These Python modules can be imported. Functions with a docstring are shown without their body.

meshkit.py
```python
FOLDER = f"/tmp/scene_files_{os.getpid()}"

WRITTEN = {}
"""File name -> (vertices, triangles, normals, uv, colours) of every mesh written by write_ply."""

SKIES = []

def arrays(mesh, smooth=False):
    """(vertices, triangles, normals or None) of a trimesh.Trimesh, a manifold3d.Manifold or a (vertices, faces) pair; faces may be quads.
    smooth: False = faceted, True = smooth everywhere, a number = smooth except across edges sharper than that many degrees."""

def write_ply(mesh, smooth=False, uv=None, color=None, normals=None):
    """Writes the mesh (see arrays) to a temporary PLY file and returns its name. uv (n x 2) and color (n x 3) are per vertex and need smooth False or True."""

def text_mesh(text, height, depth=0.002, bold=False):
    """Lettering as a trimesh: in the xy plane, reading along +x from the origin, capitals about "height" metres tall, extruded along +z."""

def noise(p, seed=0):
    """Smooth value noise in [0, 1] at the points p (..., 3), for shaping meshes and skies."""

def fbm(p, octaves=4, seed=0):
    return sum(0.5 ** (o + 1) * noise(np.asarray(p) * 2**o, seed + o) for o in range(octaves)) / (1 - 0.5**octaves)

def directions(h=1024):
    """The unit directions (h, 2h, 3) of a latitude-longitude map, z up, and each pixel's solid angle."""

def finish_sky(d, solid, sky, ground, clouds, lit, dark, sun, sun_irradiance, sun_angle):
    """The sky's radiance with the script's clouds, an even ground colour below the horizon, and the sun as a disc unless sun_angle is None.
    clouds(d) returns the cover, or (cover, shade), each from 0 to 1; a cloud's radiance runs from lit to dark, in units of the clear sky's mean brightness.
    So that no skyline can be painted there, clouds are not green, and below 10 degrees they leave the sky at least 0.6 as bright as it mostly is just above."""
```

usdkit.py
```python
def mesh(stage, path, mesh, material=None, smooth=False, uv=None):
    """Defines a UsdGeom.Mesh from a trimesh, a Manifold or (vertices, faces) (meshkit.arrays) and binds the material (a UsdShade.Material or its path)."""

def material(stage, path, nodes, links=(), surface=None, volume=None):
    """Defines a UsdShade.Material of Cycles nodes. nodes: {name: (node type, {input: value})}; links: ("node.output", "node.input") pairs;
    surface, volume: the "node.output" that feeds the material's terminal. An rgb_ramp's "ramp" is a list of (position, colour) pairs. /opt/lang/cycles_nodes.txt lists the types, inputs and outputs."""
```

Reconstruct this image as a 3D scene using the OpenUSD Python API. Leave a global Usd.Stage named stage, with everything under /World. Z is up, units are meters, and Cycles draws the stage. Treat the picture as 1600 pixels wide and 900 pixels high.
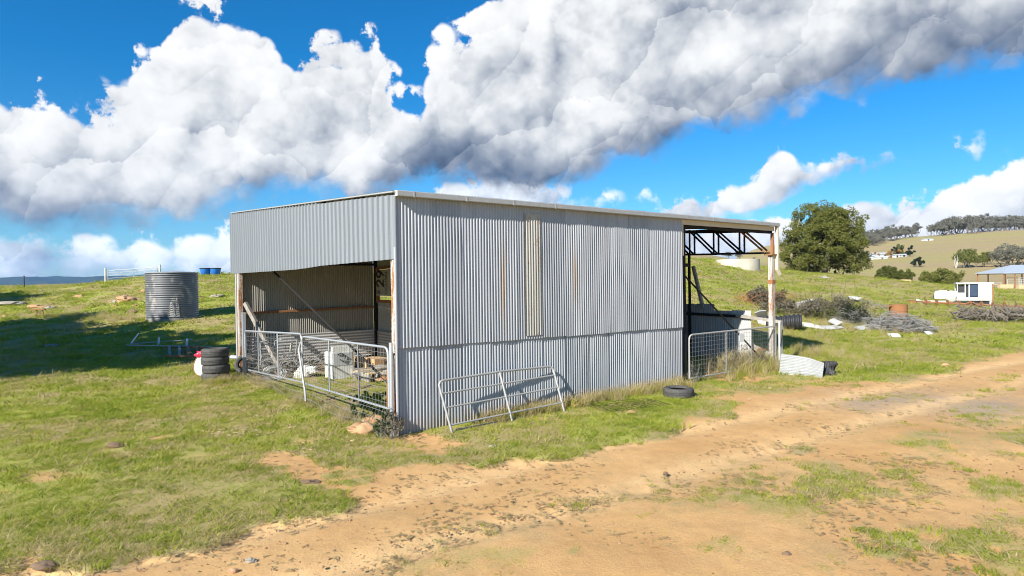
import math, random
import numpy as np
import trimesh, meshkit, usdkit
from pxr import Usd, UsdGeom, UsdLux, UsdShade, Gf, Sdf, Vt
from scipy.interpolate import PchipInterpolator, RegularGridInterpolator
from scipy.ndimage import gaussian_filter1d

stage = Usd.Stage.CreateInMemory()
UsdGeom.SetStageUpAxis(stage, 'Z'); UsdGeom.SetStageMetersPerUnit(stage, 1.0)
UsdGeom.Xform.Define(stage, '/World'); UsdGeom.Scope.Define(stage, '/World/Looks')

# ------------------------------------------------------------------ camera, sky, sun, exposure
FPX, PITCH, ROLL, CH = 977.8, 0.0119, 0.0130, 2.925       # focal length in photo pixels (1600 wide), eye height
cp, sp, cr, sr = math.cos(PITCH), math.sin(PITCH), math.cos(ROLL), math.sin(ROLL)
FWD = np.array([0, cp, -sp]); UP = np.array([0, sp, cp]); RT = np.array([1.0, 0, 0])
cam = UsdGeom.Camera.Define(stage, '/World/camera')
R_ = cr * RT - sr * UP; U_ = sr * RT + cr * UP
cam.AddTransformOp().Set(Gf.Matrix4d(*R_, 0, *U_, 0, *(-FWD), 0, 0, 0, CH, 1))
cam.CreateHorizontalApertureAttr(36.0); cam.CreateVerticalApertureAttr(20.25)
cam.CreateFocalLengthAttr(36.0 * FPX / 1600); cam.CreateClippingRangeAttr((0.1, 50000.0))
cam.CreateExposureAttr(0.97)

TRAVEL = np.array([0.624, 0.828, -0.645]); TRAVEL /= np.linalg.norm(TRAVEL)      # the way the sunlight goes
SUN = -TRAVEL
SUN_EL, SUN_ROT = math.asin(SUN[2]), math.atan2(SUN[0], SUN[1])
sun = UsdLux.DistantLight.Define(stage, '/World/sun')
sun.CreateIntensityAttr(1.25); sun.CreateAngleAttr(0.53); sun.CreateColorAttr(Gf.Vec3f(1.0, 0.95, 0.86))
sun.CreateNormalizeAttr(True)
xa = np.cross([0, 0, 1.0], SUN); xa /= np.linalg.norm(xa); ya = np.cross(SUN, xa)
sun.AddTransformOp().Set(Gf.Matrix4d(*xa, 0, *ya, 0, *SUN, 0, 0, 0, 60, 1))
SKY_STRENGTH = 0.058


class Ref(str):
    pass


class Graph:
    """Builds a Cycles node graph; string inputs of type Ref are links."""
    def __init__(s): s.nodes, s.links, s.k = {}, [], 0
    def __call__(s, kind, out=None, **inp):
        s.k += 1; name = f'n{s.k}'; vals = {}
        for a, b in inp.items():
            if isinstance(b, Ref): s.links.append((str(b), f'{name}.{a}'))
            else: vals[a] = b
        s.nodes[name] = (kind, vals)
        default = {'math': 'value', 'noise_texture': 'fac', 'voronoi_texture': 'distance', 'mix_color': 'result', 'map_range': 'result', 'rgb_ramp': 'color',
                   'mapping': 'vector', 'bump': 'normal', 'principled_bsdf': 'BSDF', 'mix_closure': 'closure', 'combine_xyz': 'vector', 'vector_math': 'vector',
                   'texture_coordinate': 'object', 'geometry': 'position', 'sky_texture': 'color', 'background_shader': 'background', 'attribute': 'color',
                   'object_info': 'random', 'translucent_bsdf': 'BSDF', 'diffuse_bsdf': 'BSDF', 'transparent_bsdf': 'BSDF', 'glossy_bsdf': 'BSDF', 'fresnel': 'fac', 'hsv': 'color', 'wave_texture': 'fac',
                   'principled_volume': 'volume', 'mix_float': 'result', 'gamma': 'color'}
        return Ref(f'{name}.{out or default.get(kind, "value")}')
    def o(s, ref, out): return Ref(ref.split('.')[0] + '.' + out)
    def m(s, t, a, b=0.0, c=0.0, clamp=False): return s('math', math_type=t, value1=a, value2=b, value3=c, use_clamp=clamp)
    def mix(s, fac, a, b, bt='mix'): return s('mix_color', blend_type=bt, fac=fac, a=a, b=b, use_clamp_result=False)
    def rng(s, v, a, b, c=0.0, d=1.0, smooth=False): return s('map_range', range_type='smoothstep' if smooth else 'linear', value=v, from_min=a, from_max=b, to_min=c, to_max=d, clamp=True)
    def build(s, name, surface=None, volume=None): return usdkit.material(stage, '/World/Looks/' + name, s.nodes, s.links, surface=surface, volume=volume)


def hrow(px): return 450 - FPX * math.tan(PITCH) - ROLL * (px - 800)     # the horizon's row in the photograph
AZ0, AZ1 = -1.0, 1.0


def make_sky():
    g = Graph()
    sky = g('sky_texture', sky_type='single_scattering', sun_disc=False, sun_elevation=SUN_EL, sun_rotation=SUN_ROT, altitude=400.0, air_density=1.0, aerosol_density=0.6, ozone_density=2.2)
    sky = g('hsv', hue=0.497, saturation=1.22, value=1.0, fac=1.0, color=sky)
    d = g('texture_coordinate', out='generated')
    sky = g('vector_math', math_type='multiply', vector1=sky, vector2=g.mix(g.rng(g.o(g('separate_xyz', out='z', vector=d), 'z'), 0.0, 0.30), (0.66, 0.98, 1.28), (0.13, 0.96, 1.36)))
    sep = g('separate_xyz', out='x', vector=d)
    x, y, z = sep, g.o(sep, 'y'), g.o(sep, 'z')
    az = g.m('arctan2', x, y); el = g.m('arcsine', z)
    fac = g.rng(az, AZ0, AZ1)
    # noise that makes the outlines billow, and its slope towards the sun for light and shade
    nz = g('noise_texture', vector=d, scale=6.5, detail=9.0, roughness=0.66, lacunarity=2.1)
    soft = g('noise_texture', vector=d, scale=7.0, detail=4.0, roughness=0.52, lacunarity=2.1)
    soft_up = g('noise_texture', vector=g('vector_math', math_type='add', vector1=d, vector2=(-0.022, -0.010, 0.034)), scale=7.0, detail=4.0, roughness=0.52, lacunarity=2.1)
    big = g('noise_texture', vector=d, scale=3.1, detail=1.0, roughness=0.5)
    wv = g('vector_math', math_type='add', vector1=d, vector2=g('vector_math', math_type='scale', vector1=g('combine_xyz', x=nz, y=soft, z=nz), scale=0.13))
    puff = g('voronoi_texture', feature='f1', vector=wv, scale=19.0)
    puff2 = g('voronoi_texture', feature='f1', vector=g('vector_math', math_type='add', vector1=d, vector2=g('vector_math', math_type='scale', vector1=g('combine_xyz', x=nz, y=nz, z=soft), scale=0.05)), scale=48.0)
    edge = g.m('add', g.m('add', g.m('multiply', g.m('subtract', nz, 0.5), 0.46), g.m('multiply', g.m('subtract', 0.50, puff), 0.14)), g.m('multiply', g.m('subtract', 0.5, puff2), 0.045))      # radians
    lump = g('voronoi_texture', out='position', feature='f1', vector=wv, scale=8.5)
    side = g('vector_math', out='value', math_type='dot_product', vector1=g('vector_math', math_type='subtract', vector1=wv, vector2=lump), vector2=(-3.0, -1.2, 6.0))
    lump2 = g.o(puff, 'position')
    side2 = g('vector_math', out='value', math_type='dot_product', vector1=g('vector_math', math_type='subtract', vector1=wv, vector2=lump2), vector2=(-5.0, -2.0, 10.0))
    side = g.m('add', g.rng(side, -0.60, 0.60, -0.13, 0.13, smooth=True), g.rng(side2, -0.55, 0.55, -0.06, 0.06, smooth=True))
    light = g.m('add', side, g.m('add', g.m('multiply', g.m('subtract', soft, soft_up), 2.0), g.m('add', g.m('multiply', g.m('subtract', 0.42, puff), 0.30), g.m('multiply', g.m('subtract', 0.45, puff2), 0.16))))          # >0: faces the sun

    def layer(tops, bots, soft_t, soft_b, et, eb, lo, dens=1.0, base=0.04):
        """A bank of cloud between two outlines given by (column, row) on the photograph's sky, i.e. azimuth and elevation."""
        def prof(pts):
            a = np.array([math.atan((p[0] - 800) / FPX) for p in pts]); e = np.array([math.atan((hrow(p[0]) - p[1]) / FPX * math.cos(q)) for p, q in zip(pts, a)])
            k = np.argsort(a); return PchipInterpolator(a[k], e[k]), a[k][0], a[k][-1]
        n = 256; xs = np.linspace(AZ0, AZ1, n); out = np.zeros((n, 3))
        for c, pts in ((0, tops), (1, bots)):
            f, a0, a1 = prof(pts); out[:, c] = f(np.clip(xs, a0, a1))
        ends = [math.atan((p[0] - 800) / FPX) for p in tops]
        a, b = min(ends), max(ends)
        out[:, 2] = np.clip((xs - a) / 0.02 + (9 if tops[0][0] <= -200 else 0), 0, 1) * np.clip((b - xs) / 0.02 + (9 if tops[-1][0] >= 1800 else 0), 0, 1)
        r = g('rgb_ramp', fac=fac, ramp=[(i / (n - 1), tuple(np.clip(out[i] * [1, 1, 1] + [0.2, 0.2, 0], 0, 2))) for i in range(n)])
        s = g('separate_xyz', out='x', vector=r)
        top, bot, on = g.m('subtract', s, 0.2), g.m('subtract', g.o(s, 'y'), 0.2), g.o(s, 'z')
        dt = g.m('divide', g.m('add', g.m('subtract', top, el), g.m('multiply', edge, et)), soft_t)
        db = g.m('divide', g.m('add', g.m('subtract', el, bot), g.m('multiply', edge, eb)), soft_b)
        cov = g.m('multiply', g.m('multiply', g.rng(dt, 0, 1, smooth=True), g.rng(db, 0, 1, smooth=True)), g.m('multiply', on, dens))
        h = g.m('divide', g.m('subtract', el, bot), g.m('maximum', g.m('subtract', top, bot), 0.03), clamp=True)
        hb = g.m('divide', g.m('subtract', el, bot), base, clamp=True)
        br = g.m('add', g.m('add', g.m('add', g.rng(hb, 0.0, 1.0, lo, 0.72), g.rng(h, 0.2, 0.9, 0.04, 0.27)), g.m('multiply', light, 0.92)), g.m('multiply', g.m('subtract', big, 0.42), 0.70))
        thin = g.rng(cov, 0.0, 0.75, 0.16, 0.0)
        return cov, g.m('add', br, thin)

    cloud = g('rgb_ramp', fac=0.0, ramp=[(0, (0, 0, 0)), (1, (1, 1, 1))])
    layers = [
        # bright streaks and small heaps low over the left horizon
        layer([(-500, 372), (0, 366), (120, 372), (250, 366), (370, 352), (500, 346), (720, 283), (800, 276), (920, 282), (1000, 290), (1060, 310)],
              [(-500, 470), (0, 446), (370, 440), (640, 440), (900, 345), (1060, 330)], 0.018, 0.03, 0.30, 0.3, 0.50, 0.9),
        # heaps along the right horizon
        layer([(1000, 322), (1060, 310), (1100, 306), (1150, 304), (1180, 286), (1200, 262), (1222, 240), (1260, 254), (1310, 240), (1350, 236), (1400, 238), (1440, 250)],
              [(1000, 345), (1100, 366), (1180, 345), (1220, 326), (1260, 304), (1300, 290), (1350, 264), (1440, 256)], 0.012, 0.025, 0.28, 0.25, 0.62),
        layer([(980, 425), (1090, 346), (1180, 338), (1290, 334), (1350, 314), (1400, 304), (1445, 294), (1500, 286), (1550, 272), (1600, 256), (1800, 225), (2300, 230)],
              [(980, 470), (1340, 440), (1600, 430), (2300, 420)], 0.012, 0.05, 0.30, 0.3, 0.46),
        layer([(1465, 226), (1500, 206), (1530, 208), (1560, 216), (1590, 236)], [(1465, 236), (1510, 242), (1550, 246), (1590, 244)], 0.022, 0.022, 0.4, 0.4, 0.75, 0.75),
        # the left mass
        layer([(-1200, 330), (-600, 270), (-200, 190), (0, 164), (90, 160), (170, 152), (205, 126), (214, 102), (238, 84), (262, 74), (275, 34), (305, 10), (350, 16), (400, 36), (440, 58), (480, 70), (515, 54), (560, 44), (590, 58), (604, 100), (618, 134), (636, 148), (654, 185)],
              [(-1200, 372), (-600, 392), (-200, 384), (0, 370), (150, 368), (260, 362), (340, 348), (450, 322), (600, 306), (654, 262)], 0.016, 0.042, 0.50, 0.26, 0.16, base=0.085),
        # the great right mass
        layer([(586, 256), (606, 228), (640, 154), (662, 136), (680, 80), (702, 58), (742, 36), (770, 12), (800, -12), (860, -70), (1000, -160), (1400, -210), (1800, -200), (2300, -20), (2900, 120)],
              [(586, 286), (660, 296), (760, 304), (860, 310), (930, 304), (975, 280), (1000, 258), (1050, 248), (1100, 224), (1160, 202), (1240, 184), (1330, 160), (1420, 150), (1500, 136), (1600, 112), (1800, 40), (2300, 110), (2900, 170)], 0.016, 0.042, 0.48, 0.26, 0.06, base=0.105),
    ]
    unit = 1.0 / SKY_STRENGTH
    col = sky
    for i, (cov, br) in enumerate(layers):
        c = g('rgb_ramp', fac=g.m('multiply', br, 0.8, clamp=True), ramp=[(0.0, (0.085, 0.12, 0.19)), (0.16, (0.17, 0.215, 0.30)), (0.38, (0.34, 0.38, 0.45)), (0.58, (0.60, 0.63, 0.67)), (0.78, (0.86, 0.87, 0.88)), (1.0, (1.0, 1.0, 1.0))])
        c = g('vector_math', math_type='scale', vector1=c, scale=unit * (0.70 if i == 0 else 0.57 if i < 4 else 0.54))
        col = g.mix(cov, col, c)
    # scattered wisps elsewhere
    bg = g('background_shader', color=col, strength=SKY_STRENGTH)
    mat = g.build('sky', surface=bg)
    dome = UsdLux.DomeLight.Define(stage, '/World/sky')
    dome.CreateIntensityAttr(1.0)
    UsdShade.MaterialBindingAPI.Apply(dome.GetPrim()).Bind(mat)
    dome.GetPrim().SetCustomDataByKey('kind', 'structure')


make_sky()

# ------------------------------------------------------------------ helpers
used = {}


def numbered(parent, name):
    k = used.get((parent, name), 0); used[(parent, name)] = k + 1
    return name if k == 0 else f'{name}_{k:03d}'


def pathof(p): return '/World' if p is None else str(p.GetPath())


def tag(p, label=None, cat=None, group=None, kind=None):
    for k, v in (('label', label), ('category', cat), ('group', group), ('kind', kind)):
        if v: p.SetCustomDataByKey(k, v)
    return p


def obj(name, mesh, mat, parent=None, smooth=False):
    if isinstance(mesh, MB): mesh = mesh.get()
    p = pathof(parent); path = f'{p}/{numbered(p, name)}'
    return usdkit.mesh(stage, path, mesh, mat, smooth=smooth).GetPrim()


def thing(name, label, cat, loc=(0, 0, 0), rz=0.0, group=None, rx=0.0, ry=0.0, s=1.0):
    x = UsdGeom.Xform.Define(stage, '/World/' + numbered('/World', name))
    x.AddTranslateOp().Set(Gf.Vec3d(*map(float, loc))); x.AddRotateZOp().Set(math.degrees(rz))
    if rx: x.AddRotateXOp().Set(math.degrees(rx))
    if ry: x.AddRotateYOp().Set(math.degrees(ry))
    if np.ndim(s) or s != 1.0: x.AddScaleOp().Set(Gf.Vec3f(*np.broadcast_to(np.asarray(s, float), 3).tolist()))
    return tag(x.GetPrim(), label, cat, group)


def dup(root, label, loc, rz=0.0, rx=0.0, ry=0.0, s=1.0, group=None, name=None):
    base = name or root.GetName().rstrip('0123456789').rstrip('_')
    t = thing(base, label, root.GetCustomDataByKey('category'), loc, rz, group or root.GetCustomDataByKey('group'), rx, ry, s)
    t.GetReferences().AddInternalReference(root.GetPath()); t.SetInstanceable(True)
    return t


class MB:
    """Collects shapes into one mesh."""
    def __init__(s): s.v, s.f, s.n = [], [], 0
    def add(s, v, f):
        v, f = np.asarray(v, float), np.asarray(f, int)
        if f.shape[1] == 4: f = np.vstack([f[:, [0, 1, 2]], f[:, [0, 2, 3]]])
        s.v.append(v); s.f.append(f + s.n); s.n += len(v); return s
    def mesh(s, m): return s.add(m.vertices, m.faces)
    def bar(s, p, q, w, h, up=(0, 0, 1)):
        """A rectangular bar from p to q, w wide, h along up."""
        p, q = np.asarray(p, float), np.asarray(q, float); d = q - p; L = np.linalg.norm(d); d /= L
        up = np.asarray(up, float)
        if abs(d @ up) > 0.95: up = np.array([1.0, 0, 0]) if abs(d[0]) < 0.9 else np.array([0, 1.0, 0])
        a = np.cross(d, up); a /= np.linalg.norm(a); b = np.cross(a, d)
        c = [(-1, -1), (1, -1), (1, 1), (-1, 1)]
        v = [p + a * x * w / 2 + b * y * h / 2 for x, y in c] + [q + a * x * w / 2 + b * y * h / 2 for x, y in c]
        return s.add(v, [[3, 2, 1, 0], [4, 5, 6, 7], [0, 1, 5, 4], [1, 2, 6, 5], [2, 3, 7, 6], [3, 0, 4, 7]])
    def box(s, lo, hi):
        (x0, y0, z0), (x1, y1, z1) = lo, hi
        v = [(x0, y0, z0), (x1, y0, z0), (x1, y1, z0), (x0, y1, z0), (x0, y0, z1), (x1, y0, z1), (x1, y1, z1), (x0, y1, z1)]
        return s.add(v, [[3, 2, 1, 0], [4, 5, 6, 7], [0, 1, 5, 4], [1, 2, 6, 5], [2, 3, 7, 6], [3, 0, 4, 7]])
    def tube(s, pts, r, n=6, caps=True):
        p = np.asarray(pts, float); t = np.gradient(p, axis=0); t /= np.linalg.norm(t, axis=1, keepdims=True) + 1e-12
        ref = np.array([0, 0, 1.0]) if np.abs(t[:, 2]).max() < 0.9 else (np.array([1.0, 0, 0]) if np.abs(t[:, 0]).max() < 0.9 else np.array([0.36, 0.8, 0.48]))
        a = np.cross(t, ref); a /= np.linalg.norm(a, axis=1, keepdims=True) + 1e-12
        b = np.cross(t, a); an = np.arange(n) * 2 * np.pi / n; R = np.broadcast_to(r, (len(p),))
        v = (p[:, None] + R[:, None, None] * (np.cos(an)[None, :, None] * a[:, None] + np.sin(an)[None, :, None] * b[:, None])).reshape(-1, 3)
        i, j = np.meshgrid(np.arange(len(p) - 1), np.arange(n), indexing='ij')
        q = np.stack([i * n + j, i * n + (j + 1) % n, (i + 1) * n + (j + 1) % n, (i + 1) * n + j], -1).reshape(-1, 4)
        f = np.vstack([q[:, [0, 1, 2]], q[:, [0, 2, 3]]])
        if caps and n > 2:
            e = (len(p) - 1) * n
            f = np.vstack([f, [[0, k + 1, k] for k in range(1, n - 1)], [[e, e + k, e + k + 1] for k in range(1, n - 1)]])
        return s.add(v, f)
    def get(s): return trimesh.Trimesh(np.vstack(s.v), np.vstack(s.f), process=False)


def grid(P):
    """Mesh of a (a, b, 3) array of points."""
    a, b = P.shape[:2]
    i, j = np.meshgrid(np.arange(a - 1), np.arange(b - 1), indexing='ij'); k = i * b + j
    f = np.stack([k, k + 1, k + b + 1, k + b], -1).reshape(-1, 4)
    return P.reshape(-1, 3), f


def corr(p0, u, v, n, width, height, pitch=0.0726, amp=0.0132, seg=8, phase=0.0, rows=3, wob=0.004, seed=0, ragged=0.0, tops=None):
    """A corrugated sheet: corners p0, p0+u*width, ...; corrugations run along v."""
    rs = np.random.RandomState(seed); p0, u, v, n = (np.asarray(q, float) for q in (p0, u, v, n))
    m = max(2, int(round(width / pitch * seg)) + 1); s = np.linspace(0, width, m); t = np.linspace(0, 1, rows)
    S, T = np.meshgrid(s, t, indexing='ij')
    H = np.broadcast_to(height if tops is None else np.interp(s, [0, width], tops)[:, None], S.shape)
    off = amp * np.cos(2 * np.pi * S / pitch + phase)
    w = rs.normal(0, wob, (4, rows)); off = off + np.stack([np.interp(s, np.linspace(0, width, 4), w[:, r]) for r in range(rows)], 1)
    rag = np.interp(s, np.linspace(0, width, 6), rs.normal(0, ragged, 6))[:, None] * (1 - T)
    Z = H * T + rag
    S = S + 0.004 * np.sin(S * 9 + seed) * (T - 0.5)
    return grid(p0 + S[..., None] * u + Z[..., None] * v + off[..., None] * n)


def rock(r, seed, sub=3, squash=(1, 1, 0.6), rough=0.35):
    m = trimesh.creation.icosphere(sub, 1.0); v = m.vertices
    n1 = meshkit.fbm(v * 1.3 + seed * 7.1, 4, seed) - 0.5; n2 = meshkit.noise(v * 0.9 + seed * 3.3, seed + 5)
    v = v * (1 + rough * 1.6 * n1[:, None]) * (1 - 0.25 * (n2[:, None] > 0.55))
    m.vertices = v * np.asarray(squash) * r; return m


def lathe(profile, n=32, ang=None):
    p = np.asarray(profile, float); a = np.linspace(0, 2 * np.pi, n + 1) if ang is None else np.linspace(*ang, n + 1)
    P = np.stack([p[:, 0][None] * np.cos(a)[:, None], p[:, 0][None] * np.sin(a)[:, None], np.broadcast_to(p[:, 1], (n + 1, len(p)))], -1)
    v, f = grid(P); return trimesh.Trimesh(v, np.vstack([f[:, [0, 1, 2]], f[:, [0, 2, 3]]]), process=False)


# ------------------------------------------------------------------ terrain
def col_b(px): return math.atan((px - 800) / FPX)


COLS = {   # bearing (photo column): depth in metres -> height
    -300: {16: 0, 33: 0.8, 55: 2.2, 70: 2.5, 100: 0, 200: -14, 1000: -42, 3500: -42, 4300: 20, 5200: 60, 7000: 10},
    0: {17: 0, 33: 1.15, 50: 2.35, 70: 3.0, 100: 1.0, 200: -12, 1000: -42, 3500: -42, 4300: 20, 5200: 62, 7000: 10},
    60: {17: 0, 33: 1.15, 50: 2.35, 70: 2.95, 100: 1.0, 200: -12, 1000: -42, 3500: -42, 4300: 20, 5200: 92, 7000: 10},
    120: {18: 0, 32: 1.15, 50: 2.6, 68: 3.1, 100: 1.2, 200: -12, 1000: -42, 3500: -42, 4300: 20, 5200: 55, 7000: 10},
    180: {19: 0, 31: 1.15, 46: 2.6, 57: 3.35, 100: 2.0, 200: -11, 1000: -42, 3500: -42, 4300: 20, 5200: 60, 7000: 10},
    230: {20: 0, 30.6: 1.2, 45: 2.85, 56: 3.8, 100: 2.4, 200: -10, 1000: -42, 3500: -42, 4300: 20, 5200: 84, 7000: 10},
    340: {21: 0, 30: 1.1, 45: 2.9, 58: 3.85, 100: 3.2, 200: 1, 420: 4, 800: -10, 3500: -42, 5200: 60, 7000: 10},
    600: {23: 0.05, 35: 1.4, 50: 3.0, 70: 4.3, 150: 5.5, 300: 10, 600: 8, 3500: -30, 7000: -30},
    1080: {23: 0.15, 33: 1.4, 40: 2.3, 62: 4.55, 85: 5.6, 110: 5.9, 250: 12.2, 420: 5, 3500: -30, 7000: -30},
    1200: {22: 0.1, 33: 0.95, 50: 2.2, 62: 3.3, 75: 3.85, 95: 4.6, 130: 4.7, 300: 9.5, 600: 33, 900: 25, 3500: -30, 7000: -30},
    1350: {23: 0, 33: 0.55, 47: 1.45, 70: 2.8, 100: 2.2, 150: 2.0, 300: 9, 450: 20, 700: 40, 1100: 30, 3500: -30, 7000: -30},
    1450: {23: 0, 36: 0.3, 47: 0.8, 70: 2.0, 100: 1.2, 150: 1.6, 300: 11.5, 450: 24, 700: 45, 1100: 36, 3500: -30, 7000: -30},
    1600: {22: 0, 36: 0.2, 47: 0.5, 75: 1.05, 100: 0.5, 150: 1.5, 300: 14, 450: 29, 700: 50, 1100: 46, 3500: -30, 7000: -30},
    1850: {22: 0, 36: 0.2, 47: 0.5, 75: 0.8, 100: 0.4, 150: 2, 300: 16, 450: 34, 700: 58, 1100: 55, 3500: -30, 7000: -30},
}
LR = np.linspace(math.log(3), math.log(9000), 400); CA = np.array([col_b(c) for c in COLS]); tab = []
for c, pts in COLS.items():
    b = math.cos(col_b(c)); d = np.array(sorted(pts)); zz = np.array([pts[k] for k in d], float)
    x_ = np.log(np.r_[3, 10, 14, d] / b); z_ = np.r_[0, 0, 0, zz] if d[0] > 14.5 else np.r_[0, 0, 0, zz]
    tab.append(PchipInterpolator(x_, z_)(np.clip(LR, x_[0], x_[-1])))
AA = np.linspace(CA[0], CA[-1], 300)
TAB = gaussian_filter1d(gaussian_filter1d(PchipInterpolator(CA, np.array(tab), axis=0)(AA), 4, axis=0), 1.5, axis=1)
_hf = RegularGridInterpolator((AA, LR), TAB, bounds_error=False, fill_value=None)


def smooth01(x, a, b): t = np.clip((x - a) / (b - a), 0, 1); return t * t * (3 - 2 * t)


def height(x, y):
    """Ground height without the fine relief."""
    x, y = np.broadcast_arrays(np.asarray(x, float), np.asarray(y, float)); sh = x.shape; x, y = x.ravel(), y.ravel()
    R = np.hypot(x, y); a = np.arctan2(x, y)
    z = _hf(np.stack([np.clip(a, CA[0], CA[-1]), np.clip(np.log(np.maximum(R, 1e-6)), LR[0], LR[-1])], -1)) * (1 - smooth01(np.abs(a), 1.3, 2.6))
    p = np.stack([x, y, 0 * x], -1)
    z = z + (meshkit.fbm(p / 6.0, 3, 3) - 0.5) * 0.10 * smooth01(R, 16, 40)
    z = z + (meshkit.fbm(p / 500.0, 5, 9) - 0.5) * 150.0 * smooth01(R, 3000, 4800) * (a < 0)
    return z.reshape(sh)


def proj(x, y, z):
    P = np.stack([x, y, z - CH], -1); d = np.maximum(P @ FWD, 1e-3); u = P @ RT / d * FPX; v = -(P @ UP) / d * FPX
    return 800 + u * cr + v * sr, 450 - u * sr + v * cr


def ray(px, py):
    u, v = px - 800, py - 450; x = u * cr - v * sr; y = u * sr + v * cr
    d = RT * x / FPX - UP * y / FPX + FWD; return d / d[1]


def P(px, py, depth): return np.array([0, 0, CH]) + ray(px, py) * depth


def G(px, py, lo=5.0, hi=900.0):
    """Where the line of sight through a pixel meets the ground."""
    d = ray(px, py); t = np.exp(np.linspace(math.log(lo), math.log(hi), 1500)); q = d[None] * t[:, None] + [0, 0, CH]
    below = q[:, 2] < height(q[:, 0], q[:, 1]); k = int(np.argmax(below)) if below.any() else len(t) - 1
    p = q[k]; return np.array([p[0], p[1], float(height(p[0], p[1]))])


def on(x, y, dz=0.0): return np.array([x, y, float(height(x, y)) + dz])


# where the ground is bare: outlines on the ground plane, given as seen from the road
def soft_poly(px, py, poly, soft):
    poly = np.asarray(poly, float); inside = np.zeros(px.shape, bool); dist = np.full(px.shape, 1e9)
    for (x0, y0), (x1, y1) in zip(poly, np.roll(poly, -1, 0)):
        c = (y0 > py) != (y1 > py); inside ^= c & (px < (x1 - x0) * (py - y0) / (y1 - y0 + 1e-12) + x0)
        L = (x1 - x0) ** 2 + (y1 - y0) ** 2; t = np.clip(((px - x0) * (x1 - x0) + (py - y0) * (y1 - y0)) / L, 0, 1)
        dist = np.minimum(dist, np.hypot(px - x0 - t * (x1 - x0), (py - y0 - t * (y1 - y0)) * 1.8))
    return smooth01(np.where(inside, dist, -dist), -soft, soft)


ROAD = [(380, 728), (440, 715), (500, 722), (560, 735), (640, 726), (700, 718), (760, 722), (830, 724), (870, 716), (930, 708), (1000, 703), (1050, 684), (1090, 665), (1135, 645), (1140, 630), (1110, 620), (1180, 612),
        (1330, 602), (1420, 592), (1480, 578), (1560, 558), (1640, 530), (2300, 470), (2600, 640), (2200, 1200), (200, 1200), (-300, 1000), (-100, 890), (60, 872), (190, 880), (300, 852), (430, 818), (540, 792), (560, 768), (500, 756), (440, 748)]
TURF = [(1260, 765, 160, 26, .95), (1180, 790, 110, 20, .8), (1330, 740, 90, 16, .7), (1455, 690, 65, 16, .95), (1400, 668, 70, 10, .5), (1415, 842, 62, 22, 1.1), (1360, 878, 50, 16, .9), (1560, 860, 80, 48, 1.1), (1500, 820, 70, 18, .6),
        (1560, 757, 60, 16, .95), (1600, 690, 45, 26, .95), (1470, 724, 50, 9, .7), (1270, 704, 28, 6, .9), (1040, 795, 70, 14, .55), (930, 776, 90, 10, .45), (1030, 820, 40, 10, .6), (790, 870, 100, 18, .55), (895, 865, 22, 12, .7), (700, 892, 70, 14, .5), (1100, 845, 70, 12, .5),
        (1290, 640, 60, 7, .35), (1400, 622, 90, 8, .45), (1550, 655, 70, 14, .75), (1540, 612, 60, 10, .4), (545, 742, 30, 6, .8), (570, 753, 22, 4, .8), (1015, 770, 50, 6, .4), (1600, 590, 60, 10, .4), (740, 830, 80, 9, .35), (1110, 745, 40, 6, .4)]
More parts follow.
